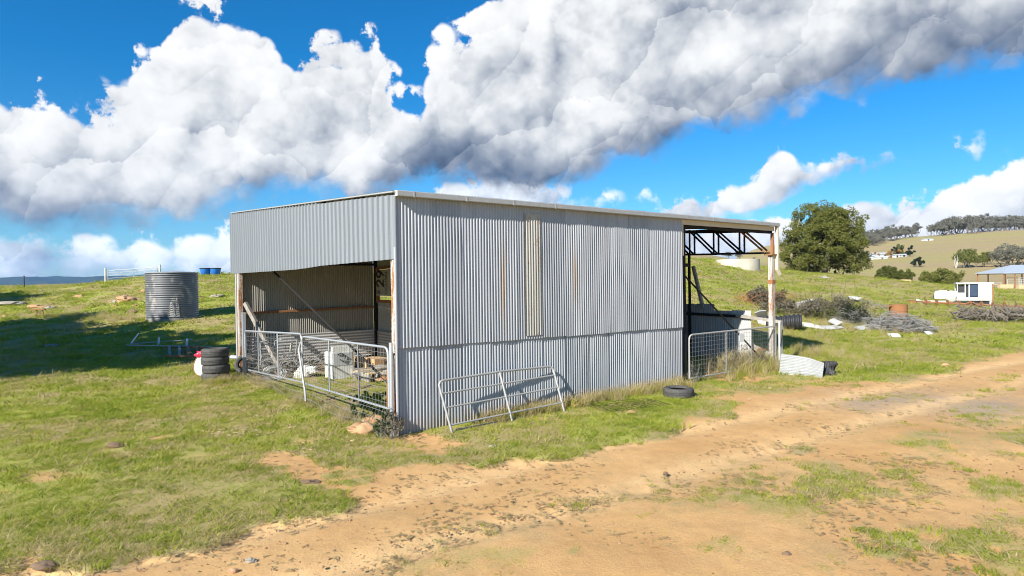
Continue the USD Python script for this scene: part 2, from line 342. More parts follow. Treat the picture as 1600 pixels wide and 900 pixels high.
BARE = [(40, 892, 110, 13, 1.0), (275, 680, 42, 6, .8), (90, 745, 50, 10, .75), (15, 765, 30, 8, .8), (100, 690, 60, 5, .3), (370, 678, 40, 5, .5), (10, 725, 40, 8, .45), (690, 690, 70, 9, .9), (640, 700, 60, 10, .35), (575, 705, 40, 6, .5), (470, 695, 40, 6, .45), (170, 705, 50, 7, .4), (850, 650, 60, 5, .6), (1160, 590, 60, 7, .8), (330, 715, 120, 10, .35), (250, 780, 160, 14, .3), (1000, 622, 60, 5, .3), (1250, 598, 70, 6, .6), (60, 690, 40, 4, .5)]


def cover(x, y):
    """(grass amount, dryness, grey gravel amount) of the ground."""
    x, y = np.asarray(x, float), np.asarray(y, float); R = np.hypot(x, y); p = np.stack([x, y, 0 * x], -1)
    w1 = meshkit.fbm(p / 0.9, 4, 21) - 0.5; w2 = meshkit.fbm(p / 0.9 + 40, 4, 22) - 0.5
    yy = np.maximum(y, 0.8); px, py = proj(x, yy, np.where(R < 26, 0.0, height(x, y)))
    k = np.clip(14.0 / R, 0.2, 3.0); px, py = px + w1 * 95 * k, py + w2 * 38 * k
    n = meshkit.fbm(p / 0.35, 3, 5)
    road = soft_poly(px, py, ROAD, 13) * (y > 0.8) + (y <= 0.8) * smooth01(meshkit.fbm(p / 5, 3, 8), 0.4, 0.6)
    g = 1 - road
    for (cx, cy, rx, ry, a) in TURF:
        g = np.maximum(g, a * np.exp(-(((px - cx) / rx) ** 2 + ((py - cy) / ry) ** 2) * 0.8) * smooth01(n, 0.27, 0.52))
    sub = 0 * g
    for (cx, cy, rx, ry, a) in BARE:
        sub = np.maximum(sub, a * np.exp(-(((px - cx) / rx) ** 2 + ((py - cy) / ry) ** 2) * 0.8))
    g = np.clip(g - sub * (0.55 + 0.9 * n), 0, 1)
    # inside the shed
    sx, sy = to_shed(x, y)
    ins = (sx > -0.1) & (sx < 13.2) & (sy > 0.1) & (sy < 11.5)
    floor = np.where((sx < 3.2) & (sy < 9), 0.75, 0.2)
    g = np.where(ins & (sx < 8.6), floor * smooth01(n, 0.25, 0.5), g)
    dry = smooth01(meshkit.fbm(p / 1.6, 5, 31), 0.38, 0.62) * 0.85
    for (cx, cy, rx, ry, a) in [(330, 740, 240, 60, .55), (450, 690, 120, 30, .3), (60, 830, 120, 60, .35), (400, 800, 180, 30, .6), (700, 690, 70, 12, .9), (850, 645, 120, 9, .7), (1200, 575, 110, 22, .55), (1300, 545, 120, 20, .35)]:
        dry = np.maximum(dry, a * np.exp(-(((px - cx) / rx) ** 2 + ((py - cy) / ry) ** 2) * 0.8) * (0.6 + 0.8 * n))
    dry = np.maximum(dry, 0.6 * smooth01(road, 0.2, 0.7))
    dry = np.maximum(dry, 0.30 * smooth01(px, 950, 1150) * smooth01(R, 19, 30))
    a = np.arctan2(x, y)
    far = smooth01(R, 92, 120)
    hz = height(x, y)
    bands = meshkit.fbm(np.stack([hz * 0.55 + a * 6, a * 2.2, 0 * hz], -1), 3, 77)
    dry = dry * (1 - far) + far * np.clip(0.92 + (bands - 0.5) * 2.4, 0.2, 1)
    g = g * (1 - far) + far
    grav = np.exp(-(((px - 1400) / 130) ** 2 + ((py - 627) / 17) ** 2)) * road + np.exp(-(((px - 1545) / 70) ** 2 + ((py - 640) / 16) ** 2)) * road
    grav = np.where(ins & (sx < 8.6), 0.95, grav); dry = np.where(ins, dry * .5, dry); dry = dry * (1 - smooth01(R, 1800, 3000)) + 0.05 * smooth01(R, 1800, 3000)
    return g, np.clip(dry, 0, 1), np.clip(grav, 0, 1)


# ------------------------------------------------------------------ the shed's frame: x along the front wall, y inwards
SC = np.array([-2.187, 11.867]); SYAW = 0.6574; cs_, sn_ = math.cos(SYAW), math.sin(SYAW)
L1, L2, W, EAVE, RISE, FB, PX = 8.65, 13.29, 11.58, 4.57, 0.68, 3.33, 5.0     # front wall end, bay end, depth, eave, rise of the roof, fascia foot, partition


def to_shed(x, y): dx, dy = x - SC[0], y - SC[1]; return dx * cs_ + dy * sn_, -dx * sn_ + dy * cs_
def shed(x, y, z=0.0): return np.array([SC[0] + x * cs_ - y * sn_, SC[1] + x * sn_ + y * cs_, z])


# ------------------------------------------------------------------ materials
LOOKS = {}


def metal(name, base, rough=0.42, metallic=0.35, rust=0.0, dirt=0.3, rust_scale=1.0, streak=True, tint2=None, spec=0.5, mud=False, stain=None):
    g = Graph(); p = g('texture_coordinate')
    st = g('mapping', vector=p, scale=(3.0 * rust_scale, 3.0 * rust_scale, (0.35 if streak else 3.0) * rust_scale))
    n1 = g('noise_texture', vector=st, scale=2.2, detail=6.0, roughness=0.65)
    n2 = g('noise_texture', vector=p, scale=1.1, detail=3.0, roughness=0.55)
    n3 = g('noise_texture', vector=p, scale=34.0, detail=3.0, roughness=0.6)
    dark = tuple(c * (1 - dirt) for c in base)
    c = g.mix(g.rng(n1, 0.3, 0.7), base, dark)
    c = g.mix(g.rng(n2, 0.35, 0.7), c, tint2 or tuple(c_ * (1 - dirt * 0.5) for c_ in base))
    c = g.mix(g.m('multiply', g.rng(n3, 0.45, 0.75), 0.22), c, dark)
    met = metallic
    if stain:       # a run of rust down one place of the sheet, at x = stain
        sx = g('separate_xyz', out='x', vector=p); sz = g.o(sx, 'z')
        off = g.m('absolute', g.m('add', g.m('subtract', sx, stain), g.m('multiply', g.m('subtract', n2, 0.5), 0.10)))
        f_ = g.m('multiply', g.rng(off, 0.0, 0.11, 1.0, 0.0, smooth=True), g.m('multiply', g.rng(n1, 0.36, 0.62), g.m('multiply', g.rng(sz, 1.7, 2.6), g.rng(sz, 3.9, 3.2))))
        c = g.mix(g.m('multiply', f_, 0.85), c, (0.42, 0.25, 0.10))
    if mud:         # splashes of soil at the foot of the wall
        sz = g('separate_xyz', out='z', vector=p)
        f_ = g.m('multiply', g.rng(g.m('add', sz, g.m('multiply', n1, 0.5)), 0.70, 0.22, 0.0, 0.75, smooth=True), g.rng(n3, 0.35, 0.6, 0.4, 1.0))
        c = g.mix(f_, c, (0.36, 0.25, 0.15))
    if rust > 0:
        rm = g.rng(g.m('add', g.m('multiply', n1, 0.75), g.m('multiply', n3, 0.35)), 0.75 - rust * 0.38, 0.84 - rust * 0.34, smooth=True)
        rc = g.mix(g('noise_texture', vector=p, scale=11.0, detail=4.0), (0.20, 0.075, 0.028), (0.36, 0.17, 0.07))
        c = g.mix(rm, c, rc); met = g.m('multiply', g.m('subtract', 1.0, rm), metallic)
        r = g.m('add', g.m('multiply', rm, 0.4), rough)
    else:
        r = g.m('add', g.m('multiply', g.m('subtract', n1, 0.5), 0.25), rough)
    b = g('bump', height=n3, strength=0.12, distance=0.004)
    return g.build(name, g('principled_bsdf', base_color=c, metallic=met, roughness=r, normal=b, specular_ior_level=spec))


def plain(name, base, rough=0.6, var=0.25, scale=6.0, metallic=0.0, bump=0.0, base2=None, spec=0.4):
    g = Graph(); p = g('texture_coordinate')
    n = g('noise_texture', vector=p, scale=scale, detail=5.0, roughness=0.65)
    c = g.mix(g.rng(n, 0.3, 0.7), base, base2 or tuple(x * (1 - var) for x in base))
    kw = {}
    if bump: kw['normal'] = g('bump', height=n, strength=bump, distance=0.02)
    return g.build(name, g('principled_bsdf', base_color=c, roughness=rough, metallic=metallic, specular_ior_level=spec, **kw))


def leaf(name, a, b, tr=0.35, c=None):
    g = Graph(); r = g('geometry', out='random_per_island')
    p = g('geometry'); n = g('noise_texture', vector=p, scale=0.45, detail=2.0)
    col = g('rgb_ramp', fac=r, ramp=[(0, a), (0.8, b), (1.0, c or b)])
    col = g.mix(g.m('multiply', g.rng(n, 0.35, 0.68), 0.5), col, a)
    d = g('principled_bsdf', base_color=col, roughness=0.6, specular_ior_level=0.25); t = g('translucent_bsdf', color=col)
    return g.build(name, g('mix_closure', fac=tr, closure1=d, closure2=t))


def grassmat(name, a, b, tr=0.5):
    g = Graph(); r = g('geometry', out='random_per_island'); o = g('object_info')
    p = g('geometry'); n = g('noise_texture', vector=p, scale=0.55, detail=3.0, roughness=0.6)
    f = g.m('add', g.m('multiply', r, 0.55), g.m('add', g.m('multiply', o, 0.35), g.m('multiply', g.rng(n, 0.3, 0.7), 0.3)), clamp=True)
    col = g.mix(f, a, b)
    d = g('principled_bsdf', base_color=col, roughness=0.65, specular_ior_level=0.2); t = g('translucent_bsdf', color=col)
    return g.build(name, g('mix_closure', fac=tr, closure1=d, closure2=t))


M = dict(
    galv=metal('galvanised', (0.425, 0.44, 0.465), 0.45, 0.08, rust=0.0, dirt=0.26, mud=True),
    galv_streak=metal('galvanised_rust_run', (0.425, 0.435, 0.455), 0.45, 0.08, rust=0.12, dirt=0.26, mud=True, stain=2.52),
    galv_run2=metal('galvanised_second_run', (0.43, 0.44, 0.46), 0.45, 0.08, rust=0.18, dirt=0.26, mud=True, stain=4.62),
    galv2=metal('galvanised_dull', (0.37, 0.385, 0.41), 0.47, 0.08, rust=0.05, dirt=0.3, mud=True),
    galv3=metal('galvanised_spotted', (0.405, 0.415, 0.435), 0.45, 0.08, rust=0.28, dirt=0.28, mud=True),
    galv_cream=metal('weathered_cream_sheet', (0.42, 0.40, 0.35), 0.6, 0.05, rust=0.42, dirt=0.18, rust_scale=2.2),
    galv_rusty=metal('rust_streaked_sheet', (0.56, 0.55, 0.53), 0.5, 0.3, rust=0.42, dirt=0.2, rust_scale=1.4),
    galv_old=metal('old_brown_sheet', (0.36, 0.34, 0.30), 0.65, 0.05, rust=0.10, dirt=0.3),
    galv_pale=metal('pale_sheet', (0.50, 0.50, 0.49), 0.5, 0.2, rust=0.0, dirt=0.2),
    galv_ground=metal('weathered_sheet', (0.36, 0.365, 0.36), 0.55, 0.15, dirt=0.25),
    fascia=metal('ribbed_sheet', (0.275, 0.295, 0.32), 0.5, 0.25, rust=0.0, dirt=0.16),
    gutter=metal('gutter_grey', (0.42, 0.42, 0.41), 0.5, 0.1, dirt=0.3, streak=False),
    pipe=metal('galvanised_pipe', (0.50, 0.52, 0.55), 0.38, 0.4, dirt=0.2, streak=False),
    old_pipe=metal('dull_pipe', (0.42, 0.41, 0.39), 0.55, 0.2, rust=0.1, dirt=0.3, streak=False),
    wire=plain('fence_wire', (0.36, 0.35, 0.33), 0.5, 0.3, 3.0, 0.4),
    rust=metal('rusted_steel', (0.30, 0.14, 0.06), 0.8, 0.0, rust=0.7, dirt=0.4, streak=False),
    rustwhite=metal('flaking_white_post', (0.56, 0.53, 0.48), 0.6, 0.0, rust=0.665, dirt=0.15, rust_scale=1.5),
    flakewhite=metal('white_post_with_rust', (0.50, 0.48, 0.44), 0.6, 0.0, rust=0.56, dirt=0.2, rust_scale=1.5),
    dark_steel=metal('dark_steel', (0.026, 0.023, 0.021), 0.8, 0.0, rust=0.10, dirt=0.3, spec=0.15, streak=False),
    cream=plain('cream_paint', (0.62, 0.55, 0.42), 0.5, 0.12, 3.0),
    white=plain('white_paint', (0.62, 0.62, 0.60), 0.4, 0.08, 4.0),
    offwhite=plain('aged_white', (0.50, 0.49, 0.45), 0.6, 0.25, 5.0),
    panelgrey=plain('appliance_grey', (0.42, 0.44, 0.46), 0.45, 0.1, 4.0),
    black=plain('black_plastic', (0.025, 0.025, 0.027), 0.5, 0.3, 8.0),
    rubber=plain('tyre_rubber', (0.045, 0.043, 0.042), 0.75, 0.35, 14.0, bump=0.3, base2=(0.085, 0.08, 0.074)),
    timber=plain('grey_timber', (0.34, 0.31, 0.27), 0.85, 0.4, 9.0, bump=0.4),
    fresh=plain('sawn_timber', (0.58, 0.42, 0.24), 0.8, 0.25, 7.0, bump=0.3),
    brick=plain('orange_block', (0.55, 0.34, 0.17), 0.9, 0.25, 12.0, bump=0.4),
    rock_o=plain('orange_stone', (0.47, 0.29, 0.155), 0.9, 0.35, 7.0, bump=0.7, base2=(0.33, 0.19, 0.10)),
    rock_g=plain('grey_stone', (0.33, 0.295, 0.245), 0.9, 0.4, 6.0, bump=0.7),
    rock_d=plain('dark_stone', (0.20, 0.13, 0.08), 0.95, 0.4, 6.0, bump=0.7),
    red=plain('red_plastic', (0.62, 0.03, 0.07), 0.45, 0.1, 3.0),
    blue=plain('blue_plastic', (0.02, 0.16, 0.55), 0.4, 0.15, 3.0),
    paleblue=plain('pale_blue_pipe', (0.45, 0.55, 0.66), 0.4, 0.1, 3.0),
    concrete=plain('pale_concrete', (0.42, 0.37, 0.28), 0.9, 0.25, 0.9, bump=0.3, base2=(0.50, 0.47, 0.40)),
    tank=metal('tank_steel', (0.20, 0.22, 0.245), 0.5, 0.35, dirt=0.25, rust=0.0),
    roof_blue=metal('shed_roof', (0.50, 0.55, 0.60), 0.4, 0.35, dirt=0.1, streak=False),
    ink=plain('black_ink', (0.012, 0.012, 0.012), 0.6, 0.1),
    signface=plain('sign_face', (0.40, 0.39, 0.35), 0.7, 0.2, 5.0),
    glass=plain('dark_window', (0.05, 0.07, 0.12), 0.15, 0.3, 2.0),
    bark=plain('bark', (0.20, 0.17, 0.14), 0.9, 0.4, 5.0, bump=0.6),
    pale_bark=plain('pale_bark', (0.30, 0.28, 0.25), 0.9, 0.35, 3.0, bump=0.4),
    stick=plain('grey_sticks', (0.30, 0.285, 0.26), 0.9, 0.45, 2.5),
    old_iron=plain('old_iron', (0.10, 0.08, 0.065), 0.8, 0.5, 3.0, base2=(0.22, 0.19, 0.155)),
    litter=plain('brown_litter', (0.30, 0.20, 0.10), 0.9, 0.3, 9.0),
    char=plain('blackened_sheet', (0.045, 0.045, 0.048), 0.5, 0.4, 5.0, 0.2),
    tree_leaf=leaf('tree_leaves', (0.18, 0.19, 0.045), (0.36, 0.34, 0.095), 0.45, (0.44, 0.38, 0.17)),
    bush_leaf=leaf('bush_leaves', (0.13, 0.145, 0.036), (0.27, 0.265, 0.07), 0.4),
    gum_leaf=leaf('gum_leaves', (0.21, 0.20, 0.15), (0.36, 0.34, 0.27), 0.35, (0.44, 0.42, 0.35)),
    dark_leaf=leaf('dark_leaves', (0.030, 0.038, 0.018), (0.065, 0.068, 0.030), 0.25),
    autumn=leaf('autumn_leaves', (0.34, 0.20, 0.05), (0.46, 0.30, 0.08), 0.3),
    yellow_leaf=leaf('yellow_leaves', (0.16, 0.16, 0.03), (0.30, 0.27, 0.05), 0.3),
    weed=leaf('weed_leaves', (0.045, 0.085, 0.016), (0.10, 0.16, 0.035), 0.35),
    grey_weed=leaf('dry_weed', (0.15, 0.13, 0.09), (0.34, 0.30, 0.22), 0.3),
    grass_a=grassmat('grass_green', (0.22, 0.265, 0.025), (0.60, 0.57, 0.11)),
    grass_b=grassmat('grass_lush', (0.14, 0.21, 0.015), (0.48, 0.52, 0.07)),
    grass_c=grassmat('grass_faded', (0.34, 0.30, 0.08), (0.66, 0.57, 0.26)),
    straw=grassmat('grass_straw', (0.38, 0.30, 0.14), (0.72, 0.60, 0.36)),
)


def make_ground_mat():
    g = Graph(); p = g('geometry'); a = g('attribute', attribute='mask'); a2 = g('attribute', attribute='wear')
    s2 = g('separate_xyz', out='x', vector=a2); rut, litter, forest = s2, g.o(s2, 'y'), g.o(s2, 'z')
    s = g('separate_xyz', out='x', vector=a); gr, dry, grav = s, g.o(s, 'y'), g.o(s, 'z')
    n1 = g('noise_texture', vector=p, scale=0.55, detail=6.0, roughness=0.6); n2 = g('noise_texture', vector=p, scale=5.0, detail=6.0, roughness=0.7)
    n3 = g('noise_texture', vector=p, scale=38.0, detail=4.0, roughness=0.7); n4 = g('noise_texture', vector=p, scale=0.09, detail=4.0, roughness=0.6)
    dirt = g.mix(g.rng(n1, 0.3, 0.7), (0.465, 0.258, 0.098), (0.57, 0.355, 0.155))
    dirt = g.mix(g.m('multiply', g.rng(n2, 0.42, 0.72), 0.55), dirt, (0.38, 0.215, 0.095))
    n5 = g('noise_texture', vector=p, scale=90.0, detail=4.0, roughness=0.75)
    dirt = g.mix(g.m('multiply', g.rng(n5, 0.60, 0.74), 0.45), dirt, (0.28, 0.16, 0.08))
    dirt = g.mix(g.m('multiply', g.rng(n3, 0.5, 0.75), 0.5), dirt, (0.30, 0.165, 0.075))
    dirt = g.mix(g.m('multiply', g.rng(n3, 0.45, 0.25), 0.4), dirt, (0.60, 0.41, 0.24))
    dirt = g.mix(g.m('multiply', grav, g.rng(n2, 0.3, 0.6, 0.3, 0.9)), dirt, (0.27, 0.235, 0.19))
    dirt = g.mix(g.m('multiply', rut, g.rng(n2, 0.65, 0.35, 0.35, 0.9)), dirt, (0.61, 0.405, 0.20))
    dirt = g.mix(g.m('multiply', litter, g.rng(n3, 0.38, 0.62)), dirt, (0.33, 0.245, 0.12))
    green = g.mix(g.rng(n2, 0.3, 0.7), (0.22, 0.235, 0.036), (0.34, 0.33, 0.08))
    green = g.mix(g.m('multiply', g.rng(n4, 0.35, 0.65), 0.5), green, (0.30, 0.33, 0.055))
    straw = g.mix(g.rng(n2, 0.3, 0.7), (0.28, 0.205, 0.10), (0.40, 0.305, 0.165))
    straw = g.mix(g.m('multiply', g.rng(n1, 0.45, 0.7), 0.55), straw, (0.20, 0.165, 0.072))
    turf = g.mix(g.m('add', dry, g.m('multiply', g.m('subtract', n2, 0.5), 0.5), clamp=True), green, straw)
    f = g.rng(g.m('add', gr, g.m('multiply', g.m('subtract', n3, 0.5), 0.9)), 0.25, 0.75)
    c = g.mix(f, dirt, turf)
    c = g.mix(forest, c, g.mix(g('noise_texture', vector=p, scale=0.012, detail=4.0), (0.018, 0.028, 0.018), (0.05, 0.06, 0.032)))
    hgt = g.m('add', g.m('multiply', n2, 0.6), g.m('multiply', n3, 0.4))
    b = g('bump', height=hgt, strength=0.55, distance=0.04)
    return g.build('ground', g('principled_bsdf', base_color=c, roughness=0.95, specular_ior_level=0.15, normal=b))


M['ground'] = make_ground_mat()


def striped(name, base, dark):
    """Sheet with pale splashes where the tank has been patched."""
    g = Graph(); p = g('texture_coordinate'); n = g('noise_texture', vector=g('mapping', vector=p, scale=(1.3, 1.3, 1.0)), scale=1.6, detail=4.0, roughness=0.6)
    n3 = g('noise_texture', vector=p, scale=30.0, detail=3.0)
    c = g.mix(g.rng(n, 0.56, 0.68), base, (0.36, 0.34, 0.30)); c = g.mix(g.rng(n3, 0.4, 0.7, 0, 0.3), c, dark)
    return g.build(name, g('principled_bsdf', base_color=c, roughness=0.5, metallic=0.3))


M['tank'] = striped('tank_steel_patched', (0.145, 0.15, 0.16), (0.08, 0.085, 0.095))


# ------------------------------------------------------------------ ground
def build_ground():
    rad = np.exp(np.arange(math.log(1.2), math.log(6500), 0.0105)); f = math.radians(49)
    ang = np.r_[np.linspace(-math.pi, -f, 34)[:-1], np.linspace(-f, f, 500), np.linspace(f, math.pi, 34)[1:]]
    A, R = np.meshgrid(ang, rad, indexing='ij'); x, y = R * np.sin(A), R * np.cos(A); z = height(x, y)
    g, dry, grav = cover(x, y)
    p = np.stack([x, y, 0 * x], -1); near = 1 - smooth01(R, 22, 60)
    z = z + near * (1 - 0.5 * g) * ((meshkit.fbm(p / 0.7, 3, 2) - 0.5) * 0.045 + (meshkit.fbm(p / 2.2, 2, 12) - 0.5) * 0.06)
    # wheel ruts along the track
    c0, c1 = G(640, 800)[:2], G(1500, 600)[:2]; dv = (c1 - c0) / np.linalg.norm(c1 - c0); off = (x - c0[0]) * -dv[1] + (y - c0[1]) * dv[0] + (meshkit.noise(p / 4, 4) - 0.5) * 0.9
    for k in (-0.9, 0.75): z = z - near * 0.065 * np.exp(-((off - k) / 0.26) ** 2) * (1 - g)
    z = z + 0.015 * g * near
    rut = sum(np.exp(-((off - k) / 0.34) ** 2) for k in (-0.9, 0.75)) * (0.7 + 0.8 * meshkit.noise(p / 1.7, 14)) * near
    lit = np.zeros(R.shape); yy = np.maximum(y, .8); qx, qy = proj(x, yy, z * 0); k_ = np.clip(14 / R, .2, 3); w1 = (meshkit.fbm(p / .7, 4, 41) - .5) * 120 * k_; w2 = (meshkit.fbm(p / .7 + 9, 4, 42) - .5) * 45 * k_
    for (cx, cy, rx, ry, a_) in [(800, 830, 170, 34, .8), (1000, 790, 200, 26, .8), (1250, 760, 240, 40, .9), (1430, 850, 200, 60, .8), (1500, 690, 160, 34, .7), (690, 870, 140, 24, .8), (560, 800, 90, 20, .6), (940, 720, 120, 10, .7), (1130, 860, 110, 20, .7), (600, 735, 120, 12, .4), (1300, 660, 180, 10, .5)]:
        lit = np.maximum(lit, a_ * np.exp(-(((qx + w1 - cx) / rx) ** 2 + ((qy + w2 - cy) / ry) ** 2)))
    lit = lit * smooth01(meshkit.fbm(p / .28, 3, 55), .36, .60) * (R < 40); forest = smooth01(R, 2200, 3200)
    sx, sy = to_shed(x, y)
    v, q = grid(np.stack([x, y, z], -1)); q = q[:, ::-1]
    o = usdkit.mesh(stage, '/World/ground', (v, q), M['ground'], smooth=True)
    UsdGeom.PrimvarsAPI(o).CreatePrimvar('mask', Sdf.ValueTypeNames.Color3fArray, 'vertex').Set(Vt.Vec3fArray.FromNumpy(np.stack([g, dry, grav], -1).reshape(-1, 3).astype(np.float32)))
    UsdGeom.PrimvarsAPI(o).CreatePrimvar('wear', Sdf.ValueTypeNames.Color3fArray, 'vertex').Set(Vt.Vec3fArray.FromNumpy(np.clip(np.stack([rut, lit, forest], -1), 0, 1).reshape(-1, 3).astype(np.float32)))
    tag(o.GetPrim(), kind='structure')


build_ground()

# ------------------------------------------------------------------ the shed
sh = thing('farm_shed', 'grey corrugated iron farm shed with open gable end and open bay at right', 'shed', (SC[0], SC[1], 0), SYAW)


def roofz(y): return EAVE + RISE * y / W


X, Y, Z = np.eye(3)
# front wall: two courses of sheets
cw = L1 / 12
mats_u = ['galv', 'galv2', 'galv', 'galv_streak', 'galv3', 'galv2', 'galv_run2', 'galv3', 'galv', 'galv2', 'galv', 'galv']
mats_l = ['galv', 'galv2', 'galv', 'galv', 'galv', 'galv', 'galv2', 'galv', 'galv', 'galv', 'galv', 'galv2']
rs = np.random.RandomState(5)
for i in range(12):
    zb = 1.66 - 0.007 * i + rs.normal(0, 0.006)
    obj('wall_sheet', corr((i * cw - 0.02, -0.014 - 0.004 * (i % 2), zb), X, Z, -Y, cw + 0.05, EAVE - zb, rows=4, wob=0.004, seed=i, ragged=0.004), M[mats_u[i]], sh, True)
    obj('wall_sheet', corr((i * cw - 0.02 + rs.normal(0, 0.012), 0.014 + 0.004 * (i % 2), -0.06), X, Z, -Y, cw + 0.05, zb + 0.16, rows=3, wob=0.005, seed=50 + i, ragged=0.012, phase=rs.uniform(0, 1.5)), M[mats_l[i]], sh, True)
obj('patch_sheet', corr((3.10, -0.034, 1.70), X, Z, -Y, 0.49, 2.70, rows=3, seed=91, amp=0.011), M['galv_cream'], sh, True)
# gable fascia: ribbed sheets
def ribbed(y0, y1, zb0, zb1, zt, x=-0.05, pitch=0.235, seed=0):
    prof = []
    y = y0
    while y < y1 - 1e-6:
        for dy, h in ((0, 0), (0.10, 0), (0.108, 0.004), (0.117, 0), (0.178, 0), (0.190, 0.042), (0.223, 0.042), (0.2349, 0)):
            prof.append((y + dy, h))
        y += pitch
    pr = np.array(prof); r2 = np.random.RandomState(seed)
    b = np.interp(pr[:, 0], [y0, y1], [zb0, zb1]); t = np.interp(pr[:, 0], [y0, y1], [roofz(y0) + zt, roofz(y1) + zt])
    T = np.linspace(0, 1, 3); Pn = np.zeros((len(pr), 3, 3)); w = r2.normal(0, 0.004, 3)
    for k in range(3):
        Pn[:, k] = np.stack([x - pr[:, 1] + w[k], pr[:, 0], b + (t - b) * T[k]], -1)
    return grid(Pn)
nf = 12; fw = 0.94
for i in range(nf):
    y0 = -0.05 + i * 0.94; y1 = min(y0 + 0.94, W + 0.15)
    zt = 0.005 if i < 4 else 0.035
    b0 = np.interp(y0, [0, 4.2, 5, W], [FB + 0.03, FB + 0.0, FB - 0.05, FB - 0.05]); b1 = np.interp(y1, [0, 4.2, 5, W], [FB + 0.03, FB + 0.0, FB - 0.05, FB - 0.05])
    obj('fascia_sheet', ribbed(y0, y0 + 0.94, b0, b1, zt, x=-0.05 - 0.003 * (i % 2), seed=i), M['fascia'], sh)
obj('fascia_sheet', ribbed(-0.05 + 12 * 0.94, W + 0.16, FB - 0.05, FB - 0.05, 0.035, x=-0.05, seed=40), M['fascia'], sh)
obj('barge_capping', MB().bar((-0.06, -0.1, roofz(-0.1) + 0.055), (-0.06, W + 0.2, roofz(W + 0.2) + 0.065), 0.10, 0.025), M['gutter'], sh)
obj('fascia_rail', MB().bar((0.03, 0.1, FB + 0.12), (0.03, W - 0.1, FB + 0.08), 0.06, 0.10), M['dark_steel'], sh)
# roof sheets and framing
nr = 19
for i in range(nr):
    x0 = -0.03 + i * 0.7115
    pts, f = corr((x0, -0.12, 0), X, Y, Z, 0.73, W + 0.35, pitch=0.0726, amp=0.009, rows=2, wob=0.002, seed=300 + i)
    pts = pts.copy(); pts[:, 2] += roofz(pts[:, 1]) + 0.085 + 0.003 * (i % 2)
    obj('roof_sheet', (pts, f), M['galv2'], sh, True)
for k, y in enumerate((0.12, 1.9, 3.8, 5.7, 7.6, 9.5, 11.45)):
    obj('purlin', MB().bar((0.02, y, roofz(y) + 0.005), (13.3, y, roofz(y) + 0.005), 0.06, 0.13), M['dark_steel'], sh)
# gutter, its brackets, the cream board under it
gp = [(-0.02, -0.05), (-0.03, -0.05), (-0.155, -0.05), (-0.165, -0.04), (-0.165, 0.045), (-0.150, 0.058), (-0.140, 0.045), (-0.148, 0.04), (-0.148, -0.036), (-0.03, -0.036), (-0.03, 0.06), (-0.02, 0.06)]
for k, (a, b) in enumerate(((-0.03, 4.7), (4.703, 8.7), (8.703, 13.47))):
    xs = np.linspace(a, b, 5); sag = 0.008 * np.sin(np.linspace(0, math.pi, 5)) * (k != 0)
    Pg = np.array([[(x, y - 0.004 * (k % 2), EAVE + 0.02 + z - s) for y, z in gp] for x, s in zip(xs, sag)])
    gu = obj('gutter', grid(Pg), M['gutter'], sh)
for x in np.arange(0.3, 13.4, 1.2):
    obj('gutter_bracket', MB().box((x, -0.172, EAVE - 0.036), (x + 0.03, -0.166, EAVE + 0.07)).box((x, -0.172, EAVE - 0.037), (x + 0.03, -0.02, EAVE - 0.031)), M['gutter'], sh)
obj('gutter_stop', MB().box((-0.04, -0.16, EAVE - 0.03), (-0.031, -0.02, EAVE + 0.075)), M['white'], sh)
obj('eave_board', MB().box((8.66, -0.015, EAVE - 0.17), (13.36, 0.02, EAVE - 0.035)), M['cream'], sh)
obj('eave_beam', MB().bar((8.66, 0.1, EAVE - 0.15), (13.36, 0.1, EAVE - 0.15), 0.10, 0.20), M['dark_steel'], sh)
obj('corner_flashing', MB().bar((-0.035, -0.02, 0.0), (-0.035, -0.02, EAVE + 0.0), 0.02, 0.07, up=Y), M['galv'], sh)
# posts
obj('post', MB().bar((0.06, 0.13, -0.1), (0.06, 0.13, FB + 0.15), 0.16, 0.13, up=Y), M['rust' if False else 'rustwhite'], sh)
pm = obj('post', MB().bar((0.02, W - 0.35, -0.1), (0.02, W - 0.35, EAVE), 0.13, 0.20, up=Y), M['rustwhite'], sh)
obj('post', MB().bar((0.02, W - 0.05, -0.1), (0.02, W - 0.05, EAVE + 0.3), 0.12, 0.13, up=Y), M['galv_pale'], sh)
tag(pm, label='flaking white and rust post at the open end')
# left wall (seen from inside) and partition
for i in range(7):
    obj('wall_sheet', corr((i * 0.7115 - 0.05, W + 0.014 + 0.003 * (i % 2), -0.05), X, Z, -Y, 0.75, roofz(W) + 0.02, rows=3, seed=120 + i), M['galv_old'], sh, True)
obj('girt', MB().bar((0.1, W - 0.05, 1.94), (PX - 0.05, W - 0.05, 1.99), 0.10, 0.07), M['rust'], sh)
obj('girt', MB().bar((0.1, W - 0.05, 3.6), (PX - 0.05, W - 0.05, 3.6), 0.08, 0.07), M['dark_steel'], sh)
for k in range(2):
    obj('lining_sheet', corr((0.45 + 2.25 * k, W - 0.11 - 0.012 * k, 0.16), Z, X, -Y, 0.97, 2.35, rows=4, pitch=0.105, amp=0.013, seed=140 + k, wob=0.008), M['galv_pale'], sh, True)
obj('partition_post', MB().bar((PX, W - 0.18, -0.1), (PX, W - 0.18, roofz(W) - 0.1), 0.16, 0.14, up=Y), M['dark_steel'], sh)
ww0, ww1, wz0, wz1 = 9.3, 11.22, 2.26, 3.42            # window opening in the partition
